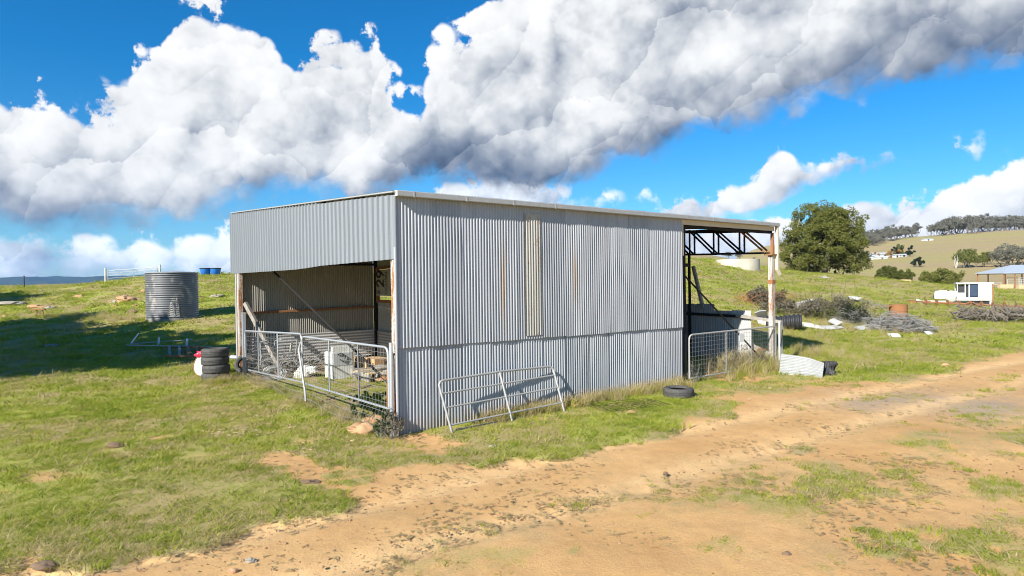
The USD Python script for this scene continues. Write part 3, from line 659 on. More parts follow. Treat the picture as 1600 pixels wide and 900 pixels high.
for i in range(16):
    y0 = i * 0.7115; y1 = min(y0 + 0.74, W - 0.26)
    if y1 <= y0: break
    if y1 > ww0 + 0.05 and y0 < ww1 - 0.05:
        obj('partition_sheet', corr((PX + 0.03, y0, -0.05), Y, Z, -X, y1 - y0, wz0, rows=2, seed=160 + i), M['galv_old'], sh, True)
        obj('partition_sheet', corr((PX + 0.03, y0, wz1), Y, Z, -X, y1 - y0, roofz(y0) - wz1, rows=2, seed=180 + i), M['galv_old'], sh, True)
    else:
        obj('partition_sheet', corr((PX + 0.03, y0, -0.05), Y, Z, -X, y1 - y0, roofz(y0), rows=2, seed=160 + i), M['galv_old'], sh, True)
wf = obj('window_frame', MB().box((PX - 0.06, ww0, wz0 - 0.10), (PX + 0.06, ww1, wz0)).box((PX - 0.06, ww0, wz1), (PX + 0.06, ww1, wz1 + 0.07)).box((PX - 0.06, ww0 - 0.07, wz0 - 0.1), (PX + 0.06, ww0, wz1 + 0.07)).box((PX - 0.06, ww1, wz0 - 0.1), (PX + 0.06, ww1 + 0.08, wz1 + 0.07)), M['rust'], sh)
obj('lining_sheet', corr((PX - 0.05, 9.0, 0.1), Z, Y, -X, 1.0, 2.25, rows=3, pitch=0.105, amp=0.013, seed=150), M['galv_old'], sh, True)
# the rod brace across the open end
obj('brace_rod', MB().tube([(0.25, 8.75, 3.42), (0.25, 0.45, 0.72)], 0.028, 6), M['dark_steel'], sh)
obj('brace_foot', MB().bar((0.25, 1.15, 0.98), (0.30, 0.30, 0.55), 0.05, 0.05).bar((0.30, 1.0, 1.1), (0.30, 1.0, 0.3), 0.07, 0.07), M['rust'], sh)
# right bay: post, rafters, trusses, column
po = obj('bay_post', MB().bar((L2 - 0.07, 0.0, -0.1), (L2 - 0.07, 0.0, 3.62), 0.16, 0.14, up=Y), M['flakewhite'], sh)
obj('post_plate', MB().box((L2 - 0.25, -0.12, 3.622), (L2 + 0.09, 0.14, 3.66)), M['rust'], po)
obj('post_strap', MB().box((L2 - 0.16, -0.082, 2.72), (L2 + 0.022, 0.085, 2.84)), M['rust'], po)
obj('bay_stub', MB().bar((L2 - 0.02, 0.0, 3.66), (L2 - 0.02, 0.0, EAVE - 0.24), 0.07, 0.08, up=Y), M['rust'], sh)
obj('downpipe', MB().bar((L2 + 0.09, -0.10, EAVE - 0.02), (L2 + 0.09, -0.10, 3.16), 0.085, 0.085, up=Y).bar((L2 + 0.09, -0.10, 3.18), (L2 + 0.22, -0.12, 3.0), 0.085, 0.08, up=Y), M['cream'], sh)
obj('wall_end_column', MB().bar((8.82, 0.16, -0.1), (8.82, 0.16, EAVE - 0.2), 0.16, 0.20, up=Y), M['dark_steel'], sh)
obj('wall_end_strip', MB().bar((8.70, 0.02, 3.55), (8.70, 0.02, EAVE - 0.18), 0.04, 0.06, up=Y), M['cream'], sh)
for xt in (L2 - 0.02, L2 - 0.30):
    t0 = 0.10
    tr = obj('truss_chord', MB().bar((xt, t0, 3.70), (xt, W - 0.1, 3.95), 0.055, 0.055).bar((xt, t0, roofz(t0) - 0.17), (xt, W - 0.1, roofz(W - 0.1) - 0.17), 0.055, 0.10), M['dark_steel'], sh)
    ys = [0.98 * k for k in range(1, 12)]
    for a, y in enumerate([0.06] + ys):
        zb = 3.70 + 0.25 * y / W
        if a: obj('truss_strut', MB().bar((xt, y, zb), (xt, y, roofz(y) - 0.17), 0.045, 0.045, up=Y), M['dark_steel'], tr)
        if a < 11:
            yn = ([0.06] + ys)[a + 1]
            obj('truss_brace', MB().bar((xt, y + 0.03, zb), (xt, yn - 0.05, roofz(yn) - 0.2), 0.05, 0.05), M['rust' if a == 0 else 'dark_steel'], tr)
obj('rafter', MB().bar((8.9, 0.2, roofz(0.2) - 0.13), (8.9, W, roofz(W) - 0.13), 0.10, 0.18), M['dark_steel'], sh)
obj('rafter', MB().bar((11.2, 0.2, roofz(0.2) - 0.11), (11.2, W, roofz(W) - 0.11), 0.08, 0.12), M['dark_steel'], sh)
obj('brace_rod', MB().tube([(8.85, 0.30, 3.22), (12.85, 0.24, 0.42)], 0.026, 6), M['dark_steel'], sh)
obj('end_column', MB().bar((L2 - 0.05, 3.15, 0), (L2 - 0.05, 3.15, 3.75), 0.07, 0.07, up=Y), M['dark_steel'], sh)
obj('prop', MB().bar((L2 - 0.1, 2.55, 1.85), (L2 - 0.1, 2.95, 3.35), 0.10, 0.10, up=Y), M['timber'], sh)
obj('prop_bracket', MB().bar((8.9, 0.3, 3.30), (9.35, 0.35, 3.30), 0.12, 0.10), M['dark_steel'], sh)
# low wall of the bay's end
for i in range(13):
    y0 = 0.77 + i * 0.70; top = [1.83, 1.80, 1.78, 2.0, 1.9, 1.86][i % 6]
    if i == 2: top = 2.02
    obj('low_wall_sheet', corr((L2 + 0.02 + 0.004 * (i % 2), y0, -0.08), Y, Z, -X, 0.72, top + 0.08, rows=2, seed=200 + i, ragged=0.02), M['galv_pale' if i == 0 else 'galv2'], sh, True)
obj('low_wall_rail', MB().bar((L2 - 0.05, 0.9, 1.63), (L2 - 0.05, 9.5, 1.72), 0.06, 0.09), M['dark_steel'], sh)
obj('rail_plank', MB().bar((L2 - 0.12, 1.25, 1.66), (L2 + 0.05, -0.25, 1.50), 0.03, 0.10), M['timber'], sh)
# sign in the window
SG = thing('number_sign', 'grey board with black number 29 on its side, hanging in the shed window', 'sign', tuple(shed(PX - 0.09, 10.58, 2.42)), SYAW)
obj('board', MB().box((-0.012, -0.62, 0), (0.012, 0.62, 0.98)), M['signface'], SG)
obj('board_edge', MB().box((-0.016, -0.62, 0.95), (-0.0125, 0.62, 0.982)).box((-0.016, 0.595, 0.0), (-0.0125, 0.62, 0.949)), M['rust'], SG)
def sideways(txt, h, y, z, w=1.0, bold=True):
    """Lettering that reads upwards on a face looking along -x, tops of the letters towards +y."""
    m = meshkit.text_mesh(txt, h, 0.003, bold); v = m.vertices
    return trimesh.Trimesh(np.stack([-0.0135 - v[:, 2], y + v[:, 1], z + v[:, 0] * w], -1), m.faces[:, ::1], process=False)
obj('numeral', sideways('2', 0.60, -0.03, 0.27, 0.70), M['ink'], SG); obj('numeral', sideways('9', 0.60, -0.03, 0.61, 0.70), M['ink'], SG)
obj('letter', sideways('S', 0.26, 0.30, 0.05, 0.7), M['ink'], SG)
obj('lettering', sideways('OOUNN', 0.20, -0.32, 0.05, 0.82, False), M['ink'], SG)


# ------------------------------------------------------------------ gates
def rail_path(pts, r=0.10, n=5):
    """A polyline with rounded corners."""
    pts = [np.asarray(p, float) for p in pts]; out = [pts[0]]
    for a, b, c in zip(pts, pts[1:], pts[2:]):
        d0, d1 = (a - b) / np.linalg.norm(a - b), (c - b) / np.linalg.norm(c - b)
        for t in np.linspace(0, 1, n): out.append((1 - t) ** 2 * (b + d0 * r) + 2 * t * (1 - t) * b + t * t * (b + d1 * r))
    out.append(pts[-1]); return np.array(out)


def mesh_gate(label, length, h, uprights, cell, loc, rz, ry=0.0, mat='pipe', skirt=0.0, cat='gate', mesh_to=None, drop=0.0, both=True, bow=0.0):
    """Tube frame along +x with weld-mesh infill; drop: how far the far end's top and bottom differ in height."""
    t = thing('mesh_gate', label, cat, loc, rz, ry=ry)
    fr = MB()
    top = [(0.0, 0, 0), (0.0, 0, h), (length, 0, h), (length, 0, 0)]
    fr.tube(rail_path(top, 0.16), 0.024, 8); fr.tube([(0, 0, 0.0), (length, 0, 0.0)], 0.024, 8)
    obj('frame', fr, M[mat], t, True)
    for u in uprights: obj('upright', MB().tube([(u, 0, 0.02), (u + bow, 0, h - 0.02)], 0.019, 6), M[mat], t, True)
    w = MB(); e = mesh_to or length
    for x in np.arange(cell, e, cell): w.tube([(x, -0.026, -skirt if skirt else 0.0), (x, -0.026, h)], 0.0042, 3, False)
    z = cell * 0.8 - (math.ceil(skirt / cell) * cell if skirt else 0)
    while z < h - 0.02:
        if z > -skirt: w.tube([(0, -0.030, z), (e, -0.030, z)], 0.0042, 3, False)
        z += cell
    obj('weld_mesh', w, M['wire'], t)
    return t


# local +x of a gate along the gable end (from the far post towards the near corner)
gz = lambda y: np.interp(y, [0, 4.8, 10.1], [0.53, 0.44, 0.22])
a = shed(-0.12, 10.12, gz(10.1)); b = shed(-0.10, 4.95, gz(4.95)); d = b - a
gA = mesh_gate('long mesh gate by the flaking post at the left of the open shed end', np.linalg.norm(d[:2]), 1.22, [1.42, 3.25], 0.135, a, math.atan2(d[1], d[0]), ry=-math.asin(d[2] / np.linalg.norm(d)))
a = shed(-0.16, 4.78, gz(4.78)); b = shed(-0.16, 0.06, gz(0.06)); d = b - a
gB = mesh_gate('mesh gate hung from the rusty corner post at the open shed end', np.linalg.norm(d[:2]), 1.16, [1.75, 3.35], 0.135, a, math.atan2(d[1], d[0]), ry=-math.asin(d[2] / np.linalg.norm(d)))
gp_ = thing('gate_post', 'short pale steel gate post beside the rusty corner post', 'post', shed(-0.13, 0.02, 0), SYAW)
obj('pipe', MB().tube([(0, 0, -0.1), (0, 0, 1.78)], 0.036, 10), M['pipe'], gp_, True); obj('hinge', MB().bar((0, 0, 1.55), (0.12, 0.05, 1.55), 0.03, 0.04), M['rust'], gp_); obj('hinge', MB().bar((0, 0, 0.35), (0.12, 0.05, 0.35), 0.03, 0.04), M['pipe'], gp_)
gp2 = thing('gate_post', 'pale grey steel gate post against the flaking left shed post', 'post', shed(-0.10, 10.35, 0), SYAW)
obj('pipe', MB().bar((0, 0, 0.05), (0, 0, 2.02), 0.10, 0.10), M['pipe'], gp2); obj('foot_block', rock(0.14, 4, 2), M['offwhite'], gp2)
# the loose mesh hanging under the gates
sk = MB(); rs = np.random.RandomState(3)
ys = np.arange(9.3, -0.1, -0.14); sags = meshkit.noise(np.stack([ys * 0.8, 0 * ys, 0 * ys], -1), 2)
def skp(y, t): return np.array(shed(-0.20 - 0.22 * t, y, gz(y) + 0.05 - t * (gz(y) - 0.02 - 0.06 * math.sin(y * 2.1))))
for y in ys: sk.tube([skp(y, 0), skp(y - 0.05, 0.5), skp(y - 0.08 + rs.normal(0, 0.03), 1.0)], 0.0045, 3, False)
for t in (0.22, 0.52, 0.82): sk.tube([skp(y, t) for y in ys], 0.0045, 3, False)
tag(obj('loose_mesh', sk, M['wire']), 'loose rusty wire mesh trailing on the grass under the shed end gates', 'wire mesh')
lv = thing('bent_pipe', 'bent pale pipe leaning on the joint between the two shed end gates', 'pipe', shed(-0.30, 4.6, 0), SYAW)
obj('pipe', MB().tube(rail_path([(0.18, 0.38, 1.45), (0.06, 0.22, 1.28), (0.0, -0.35, 0.35), (-0.12, -0.75, 0.16)], 0.10), 0.026, 7), M['old_pipe'], lv, True)
obj('handle', MB().bar((0.1, 0.42, 1.50), (0.1, 0.55, 1.1), 0.03, 0.03), M['old_pipe'], lv)
# right bay gate
gC = mesh_gate('mesh gate closing the open bay at the right of the shed', 4.42, 1.20, [1.72, 3.05], 0.125, shed(8.78, -0.12, 0.17), SYAW - 0.004, mat='old_pipe')
obj('tag', MB().box((2.35, -0.045, 0.86), (2.58, -0.036, 1.08)), M['white'], gC)
obj('loose_lower_mesh', (lambda w: [w.tube([(x, -0.04, -0.2), (x, -0.03, 0.0)], 0.0042, 3, False) for x in np.arange(0.15, 1.8, 0.125)] and w)(MB()), M['wire'], gC)
gp3 = thing('gate_post', 'pale grey plank post against the white post of the right bay', 'post', shed(L2 + 0.08, -0.20, 0), SYAW)
obj('plank', MB().bar((0, 0, -0.05), (0, 0, 1.52), 0.16, 0.06, up=Y), M['galv_pale'], gp3); obj('chain', MB().tube([(-0.10, -0.05, 0.75), (-0.02, -0.05, 1.0), (0.04, -0.045, 1.25)], 0.016, 5), M['dark_steel'], gp3)
# five-bar gate leaning on the front wall
bl, br_ = G(707, 678), G(882, 644); wall_y = -0.05
lb = np.array(to_shed(bl[0], bl[1])); rb = np.array(to_shed(br_[0], br_[1]))
def plane_hit(px, py, c):
    """Point of the shed's plane y = c on the sight line through a pixel, in shed coordinates."""
    d_ = ray(px, py); o_ = to_shed(0, 0); e_ = to_shed(d_[0], d_[1]); k_ = (c - o_[1]) / (e_[1] - o_[1]); return np.array([o_[0] + (e_[0] - o_[0]) * k_, c, CH + d_[2] * k_])
fg = thing('pipe_gate', 'old pipe gate leaning against the long corrugated front wall', 'gate', (SC[0], SC[1], 0), SYAW)
LB, RB = np.array([lb[0], lb[1], 0.0]), np.array([rb[0], rb[1], 0.0]); LT, RT_ = plane_hit(684, 596, -0.26), plane_hit(863, 572, -0.07)
fr = MB(); fr.tube(rail_path([LB, LT, LT + (RT_ - LT) * 0.5 + np.array([0, 0, 0.03]), RT_, RB], 0.13), 0.024, 8)
obj('frame', fr, M['old_pipe'], fg, True)
for k in (0.10, 0.37, 0.70):
    p_, q_ = LT + (LB - LT) * (k + 0.14), RT_ + (RB - RT_) * (k + 0.10)
    obj('rail', MB().tube([p_, q_], 0.019, 7), M['old_pipe'], fg, True)
mt_, mb_ = (LT + RT_) / 2 + [0, 0, 0.03], (LB + RB) / 2
obj('upright', MB().tube([mt_, mb_], 0.024, 7), M['old_pipe'], fg, True)


# ------------------------------------------------------------------ tyres
def tyre_mesh(Ro=0.395, Ri=0.235, w=0.25, n=72):
    h = w / 2
    pr = [(Ri, -h * .62), (Ri + .02, -h * .86), (Ri + .07, -h), (Ro - .075, -h * 1.02), (Ro - .03, -h * .93), (Ro - .006, -h * .72), (Ro, -h * .60), (Ro, -h * .22), (Ro - .012, -h * .20), (Ro - .012, -h * .14), (Ro, -h * .12),
          (Ro, h * .12), (Ro - .012, h * .14), (Ro - .012, h * .20), (Ro, h * .22), (Ro, h * .60), (Ro - .006, h * .72), (Ro - .03, h * .93), (Ro - .075, h * 1.02), (Ri + .07, h), (Ri + .02, h * .86), (Ri, h * .62)]
    inner = [(Ri + .01, h * .5), (Ro - .03, h * .55), (Ro - .025, 0), (Ro - .03, -h * .55), (Ri + .01, -h * .5), (Ri, -h * .62)]
    m = lathe(pr + inner, n); v = m.vertices.copy(); r = np.hypot(v[:, 0], v[:, 1]); a = np.round(np.arctan2(v[:, 1], v[:, 0]) / (2 * np.pi) * n).astype(int)
    cut = (r > Ro - 0.032) & (np.abs(v[:, 2]) > h * .5) & (np.abs(v[:, 2]) < h) & (a % 2 == 0); v[cut, :2] *= ((r - 0.010) / r)[cut, None]; m.vertices = v; return m


ty = G(337, 594); T0 = thing('tyre', 'black tyre at the very bottom of the stack of four by the shed', 'tyre', ty + [0, 0, 0.11], 0.3); obj('casing', tyre_mesh(), M['rubber'], T0, 30)
for k, (lab, dx) in enumerate((('second tyre from the ground in the stack of four by the shed', 0.02), ('third tyre up in the stack of four by the shed', -0.015), ('topmost tyre of the stack of four by the shed', -0.005))):
    dup(T0, lab, ty + [dx, 0.01 * k, 0.11 + 0.245 * (k + 1)], 1.1 * k, ry=0.02 * (k - 1), s=(1, 1, 0.98 + 0.02 * k))
dup(T0, 'single old tyre lying on the grass beside the right end of the long wall', G(1060, 620) + [0, 0, 0.115], 0.4, s=(0.95, 0.95, 0.92))
dup(T0, 'old tyre standing in shade behind the tyre stack', G(352, 591) + [0.25, 0.9, 0.30], 0.2, rx=1.35, s=0.85)
dl = thing('round_lid', 'white round lid with rusty rim propped behind the tyre stack', 'lid', G(316, 590) + [-0.05, 0.35, 0.40], -0.25, rx=1.12)
obj('disc', lathe([(0, 0.012), (0.40, 0.012), (0.42, 0.006), (0.42, -0.01), (0, -0.01)], 36), M['offwhite'], dl); obj('rim', lathe([(0.42, 0.008), (0.425, 0.022), (0.445, 0.018), (0.445, -0.018), (0.42, -0.012)], 36), M['rust'], dl)
obj_ = rock(0.20, 12, 3, (1.15, 0.5, 0.55), 0.25)
t = thing('red_drum_piece', 'bright red plastic scrap with white spots lying on the round lid', 'plastic scrap', G(305, 590) + [0.0, 0.42, 0.68], 0.1); obj('shell', obj_, M['red'], t, True)
for k, (q, w) in enumerate(((-.08, .03), (.05, .06), (.1, -.02))): obj('spot', MB().mesh(trimesh.creation.icosphere(1, 0.018)).get().apply_translation((q, -0.10, w)), M['white'], t)
t = thing('blue_pipe', 'pale blue pipe end poking out beside the tyre stack', 'pipe', G(366, 580) + [0, 0.4, 0.42], -0.1)
obj('pipe', MB().tube([(-0.3, 0, 0), (0.25, -0.1, 0)], 0.06, 10), M['paleblue'], t, True); obj('leg', MB().tube([(-0.1, 0, -0.05), (-0.08, 0, -0.5)], 0.02, 6), M['wire'], t)
# rusty ladder-like frame and pale rails in the shaded grass
c0, c1, c2, c3 = G(258, 550), G(316, 549), G(258, 563), G(318, 564)
lf = thing('steel_ladder', 'rusty ladder-like steel frame lying in the shaded grass behind the tyres', 'ladder', c2 + [0, 0, 0.0], 0)
q0, q1, r0, r1 = (c - c2 + [0, 0, 0.16] for c in (c0, c1, c2, c3))
obj('side_rail', MB().bar(q0, q1, 0.06, 0.07), M['rust'], lf); obj('side_rail', MB().bar(r0, r1, 0.06, 0.07), M['rust'], lf)
for k in (0.12, 0.38, 0.62, 0.86): obj('rung', MB().bar(q0 + (q1 - q0) * k + [0, 0, 0.03], r0 + (r1 - r0) * k + [0, 0, 0.03], 0.09, 0.05), M['rust' if k > .5 else 'timber'], lf)
e = [G(204, 541), G(300, 536), G(330, 547), G(205, 535)]
pf = thing('pipe_rack', 'thin grey pipe rack lying in shaded grass beyond the rusty ladder', 'rack', e[0], 0)
obj('rail', MB().tube([np.zeros(3) + [0, 0, .1], e[1] - e[0] + [0, 0, .12]], 0.025, 6), M['old_pipe'], pf); obj('rail', MB().tube([np.zeros(3) + [0.2, -.6, .1], e[2] - e[0] + [0, 0, .12]], 0.025, 6), M['old_pipe'], pf); obj('end_bar', MB().tube([[0, 0, .1], e[3] - e[0] + [0.25, 0.1, .35]], 0.03, 6), M['pipe'], pf)
for k in (.35, .7): obj('stub', MB().bar((e[2] - e[0]) * k + [0, 0, .1], (e[2] - e[0]) * k + [0.03, 0, .40], 0.07, 0.05), M['paleblue'], pf)

# ------------------------------------------------------------------ the water tank
tb = G(270, 497); TR, TH = 1.16, 2.22
tk = thing('water_tank', 'dark corrugated iron water tank standing on the grass slope left of the shed', 'water tank', tb, 0.4)
zs = np.linspace(0, TH, 21 * 8 + 1); prof = [(TR + 0.018 * math.cos(2 * math.pi * z / (TH / 21)), z) for z in zs]
obj('shell', lathe(prof, 56), M['tank'], tk, True)
obj('rim', lathe([(TR - 0.02, TH - 0.02), (TR + 0.03, TH), (TR + 0.03, TH + 0.03), (TR - 0.02, TH + 0.03), (TR - 0.02, TH - 0.02)], 48), M['galv2'], tk)
lid = lathe([(0, TH + 0.10), (0.4, TH + 0.085), (TR - 0.03, TH + 0.015)], 40, (0.5, 5.9)); v = lid.vertices.copy(); v[:, 2] += 0.02 * np.sin(v[:, 0] * 7); lid.vertices = v
obj('cover', lid, M['galv2'], tk); obj('base', lathe([(0, 0.01), (TR + 0.03, 0.01), (TR + 0.04, -0.3)], 40), M['rock_g'], tk)
def patch(a0, w, z0, z1):
    n = 9; P_ = []
    for i, s in enumerate(np.linspace(-1, 1, n)):
        hh = (z1 - z0) * math.sqrt(max(0.02, 1 - s * s)); row = []
        for z in np.linspace(z0, z0 + hh, 96):
            r = TR + 0.008 + 0.018 * math.cos(2 * math.pi * z / (TH / 21)); an = a0 + s * w / TR; row.append((r * math.cos(an), r * math.sin(an), z))
        P_.append(row)
    return grid(np.array(P_))
view = math.atan2(-tb[1], -tb[0]) - 0.4
obj('paint_patch', patch(view - 0.03, 0.16, 0.06, 0.82), M['old_pipe'], tk, True); obj('paint_patch', patch(view + 0.17, 0.10, 0.08, 1.05), M['old_pipe'], tk, True)
# gate, picket, tubs on the crest
ga, gb_ = P(165, 438, 55), P(250, 430.5, 55); ga = on(ga[0], ga[1]); gb_ = on(gb_[0], gb_[1]); gb_[2] = min(gb_[2], ga[2] + .25); d = gb_ - ga; Lg = np.linalg.norm(d)
hg = thing('farm_gate', 'pale pipe farm gate on the grassy crest against the sky, behind the tank', 'gate', ga, math.atan2(d[1], d[0]), ry=-math.asin(d[2] / Lg))
obj('frame', MB().tube(rail_path([(0.25, 0, 0.05), (0.25, 0, 1.08), (Lg - 0.2, 0, 1.08), (Lg - 0.2, 0, 0.05)], .15), 0.03, 6), M['old_pipe'], hg)
for z in (0.15, 0.4, 0.65, 0.86): obj('rail', MB().tube([(0.25, 0, z), (Lg - 0.2, 0, z)], 0.016 if z < .8 else .026, 5), M['old_pipe'], hg)
obj('upright', MB().tube([(Lg * .52, 0, 0.05), (Lg * .52, 0, 1.08)], 0.028, 5), M['old_pipe'], hg)
for k, (p, lab) in enumerate(((ga, 'left white post of the gate on the crest'), (gb_, 'right white post of the gate on the crest'))):
    t = thing('strainer_post', lab, 'post', p, 0); obj('shaft', MB().tube([(0, 0, -.3), (0, 0, 1.30)], 0.085, 8), M['offwhite'], t, True); obj('cap', lathe([(0, 1.34), (0.085, 1.30), (0.085, 1.29)], 8), M['offwhite'], t)
q = P(38, 447, 60); t = thing('star_picket', 'thin dark steel fence picket on the far left crest', 'post', on(q[0], q[1]), 0); obj('shaft', MB().bar((0, 0, -.2), (0, 0, 1.22), 0.07, 0.05), M['dark_steel'], t); obj('clip', MB().box((-.05, -.03, 1.0), (.05, .03, 1.03)), M['wire'], t)
for (px, lab) in ((321, 'open blue plastic tub on the crest just right of the water tank'), (337, 'blue plastic tub on the crest nearest the shed')):
    q = P(px, 434, 55); t = thing('blue_tub', lab, 'tub', on(q[0], q[1]), 0.3, 'blue tubs on the crest')
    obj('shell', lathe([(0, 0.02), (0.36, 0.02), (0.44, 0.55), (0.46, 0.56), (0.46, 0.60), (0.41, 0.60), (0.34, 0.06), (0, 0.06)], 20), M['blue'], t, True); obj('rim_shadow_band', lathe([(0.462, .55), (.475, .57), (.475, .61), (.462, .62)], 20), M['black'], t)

# ------------------------------------------------------------------ rocks and small things on the ground
rocks = [(195, 473, 0.60, 'o', (1.3, .8, .55), 'large orange boulder on the sunny slope left of the tank'), (181, 474, 0.22, 'g', (1, .8, .7), 'grey rock just below the large orange boulder'), (123, 464, 0.30, 'o', (1.2, .8, .4), 'flat orange rock alone on the sunny slope'),
         (52, 482, 0.50, 'o', (1.4, .6, .35), 'tilted brown slab rock on the left slope'), (77, 483, 0.28, 'g', (1.1, .8, .5), 'grey rock beside the tilted brown slab'), (223, 457, 0.20, 'o', (.9, .8, .8), 'small round orange rock close to the left of the tank'),
         (338, 465, 0.34, 'g', (1.4, .8, .4), 'flat pale grey rock right of the tank'), (211, 433, 0.42, 'o', (1.3, .7, .5), 'orange rock on the crest under the farm gate'), (5, 497, 0.16, 'o', (1, .8, .6), 'small orange rock at the far left edge of the slope'),
         (178, 479, 0.15, 'o', (1, .8, .6), 'small orange stone below the grey rock'), (210, 479, 0.14, 'o', (1, .8, .6), 'small orange stone nearest the tank foot'), (204, 490, 0.28, 'd', (1.2, .7, .6), 'dark rock at the shadow edge left of the tank foot'), (80, 543, 0.24, 'g', (1.4, .7, .5), 'grey stone in the tree shadow on the left'),
         (12, 478, 0.6, 'g', (2.2, .7, .35), 'low grey outcrop at the left edge in the shade'), (310, 466, .3, 'd', (1.5, .7, .3), 'brown flat stone just right of the tank'),
         (568, 679, 0.30, 'o', (1.05, .8, .62), 'big orange rock on the grass left of the rusty corner post'), (584, 668, 0.27, 'o', (1.0, .8, .66), 'orange rock behind the big one at the corner post'), (898, 638, 0.10, 'o', (1.2, .8, .8), 'orange rock at the foot of the front wall by the pipe gate'),
         (987, 647, 0.10, 'o', (1.3, .8, .5), 'broken orange brick on the grass in front of the wall'), (391, 881, 0.052, 'g', (1.3, .9, .6), 'pale rounded stone on the dirt at the lower left'), (362, 896, 0.05, 'o', (1.2, .8, .6), 'small tan stone at the bottom edge of the dirt'),
         (62, 891, 0.085, 'd', (1.5, .8, .5), 'dark clod on the dirt in the bottom left corner'), (176, 700, 0.11, 'd', (1.5, .8, .5), 'dark brown clod in the dry grass at left'), (482, 757, 0.10, 'd', (1.5, .9, .45), 'dark dung pat on the edge of the dirt'), (830, 845, .03, 'd', (1, .8, .6), 'dark pebble on the dirt near the bottom centre'),
         (1040, 742, .045, 'd', (1, .8, .7), 'dark stone on the track right of centre'), (1230, 870, .045, 'd', (1.2, .8, .6), 'dark stone on the dirt at lower right'), (1480, 573, .12, 'o', (1.2, .9, .6), 'tan stone on the grass verge of the track at right'), (770, 700, .06, 'g', (1.2, .8, .5), 'grey stone in the grass before the pipe gate')]
for i, (px, py, r, k, sq, lab) in enumerate(rocks):
    p = G(px, py); t = obj('rock', rock(r, i + 1, 3, sq, .6 if k == 'd' else .5), M['rock_' + k], None, 40)
    UsdGeom.Xformable(t).AddTranslateOp().Set(Gf.Vec3d(float(p[0]), float(p[1] + r * 0.4), float(p[2] + r * sq[2] * 0.35))); tag(t, lab, 'rock')
# iron bracket on the slope
q = G(60, 496); t = thing('iron_stand', 'small rusty iron stand on the slope at left', 'stand', q, 0.1); obj('top', MB().box((-.36, -.1, .40), (.36, .1, .45)), M['rust'], t); obj('leg', MB().bar((-.1, 0, 0), (-.08, 0, .4), .05, .05), M['rust'], t); obj('leg', MB().bar((.25, 0, 0), (.22, 0, .4), .05, .05), M['rust'], t)


def scatter_stuff(name, pts, mesh, mat, smin, smax, seed, label=None, zr=0.0):
    """Many alike small things as one instancer."""
    rs = np.random.RandomState(seed); pi = UsdGeom.PointInstancer.Define(stage, '/World/' + name)
    protos = mesh if isinstance(mesh, list) else [mesh]; mats = mat if isinstance(mat, list) else [mat] * len(protos); paths = []
    for k, (m, mm) in enumerate(zip(protos, mats)):
        paths.append(usdkit.mesh(stage, f'/World/{name}/{name}_kind_{k:03d}', m, mm).GetPath())
    n = len(pts); pi.CreatePrototypesRel().SetTargets(paths)
    pi.CreatePositionsAttr(Vt.Vec3fArray.FromNumpy(np.asarray(pts, np.float32)))
    a = rs.uniform(0, 2 * np.pi, n); tl = rs.normal(0, zr, n)
    qs = np.stack([np.sin(tl / 2) * np.cos(a / 2), np.sin(tl / 2) * np.sin(a / 2), np.cos(tl / 2) * np.sin(a / 2), np.cos(tl / 2) * np.cos(a / 2)], -1)
    pi.CreateOrientationsAttr(Vt.QuathArray([Gf.Quath(float(w), float(x), float(y), float(z)) for x, y, z, w in qs]))
    return pi, rs, n


# pebbles and clods on the dirt
rs = np.random.RandomState(77); n = 10000
r_ = 5.2 * np.exp(rs.uniform(0, math.log(5.0), n)); a_ = rs.uniform(-0.75, 0.78, n); x, y = r_ * np.sin(a_), r_ * np.cos(a_); g_, dr_, gv_ = cover(x, y)
k = g_ < 0.45; x, y, r_ = x[k], y[k], r_[k]; z = height(x, y)
pi, rs, n = scatter_stuff('pebbles', np.stack([x, y, z + 0.002], -1), [rock(1, 3, 1), rock(1, 8, 1), rock(1, 13, 1)], [M['rock_o'], M['rock_o'], M['rock_d']], 1, 1, 5)
pi.CreateProtoIndicesAttr(Vt.IntArray.FromNumpy(rs.choice(3, n, p=[.5, .34, .16]).astype(np.int32)))
sc = np.clip(np.exp(rs.normal(-4.95, 0.5, n)), .003, .03) * (0.7 + 0.04 * r_); pi.CreateScalesAttr(Vt.Vec3fArray.FromNumpy(np.repeat(sc[:, None], 3, 1).astype(np.float32)))
tag(pi.GetPrim(), 'small stones and clods scattered over the orange dirt track', 'pebbles', kind='stuff')

# dead grass litter lying on the dirt
rs = np.random.RandomState(91); n = 26000
r_ = 5.3 * np.exp(rs.uniform(0, math.log(4.6), n)); a_ = rs.uniform(-0.72, 0.74, n); x, y = r_ * np.sin(a_), r_ * np.cos(a_); g_, dr_, gv_ = cover(x, y)
pn = np.stack([x, y, 0 * x], -1); k = (g_ < 0.75) & (rs.rand(n) < smooth01(meshkit.fbm(pn / .8, 4, 61), .38, .58) * (.35 + .9 * smooth01(g_, .02, .4))); x, y, r_ = x[k], y[k], r_[k]
lm = MB()
for q in range(7): an, ln = q * 2.4, .5 + .12 * q; c_ = np.array([.35 * math.cos(q * 1.7), .35 * math.sin(q * 1.7), .05]); d_ = np.array([math.cos(an), math.sin(an), .05]) * ln; lm.bar(c_ - d_ / 2, c_ + d_ / 2, .07, .03)
pi, rs, n = scatter_stuff('grass_litter', np.stack([x, y, height(x, y) + .004], -1), [lm.get(), lm.get()], [M['straw'], M['litter']], 1, 1, 17, zr=.2)
pi.CreateProtoIndicesAttr(Vt.IntArray.FromNumpy(rs.choice(2, n, p=[.72, .28]).astype(np.int32))); sc = rs.uniform(.028, .075, n) * (.8 + .03 * r_); pi.CreateScalesAttr(Vt.Vec3fArray.FromNumpy(np.repeat(sc[:, None], 3, 1).astype(np.float32)))
tag(pi.GetPrim(), 'dead straw litter lying on the orange dirt', 'straw litter', kind='stuff')

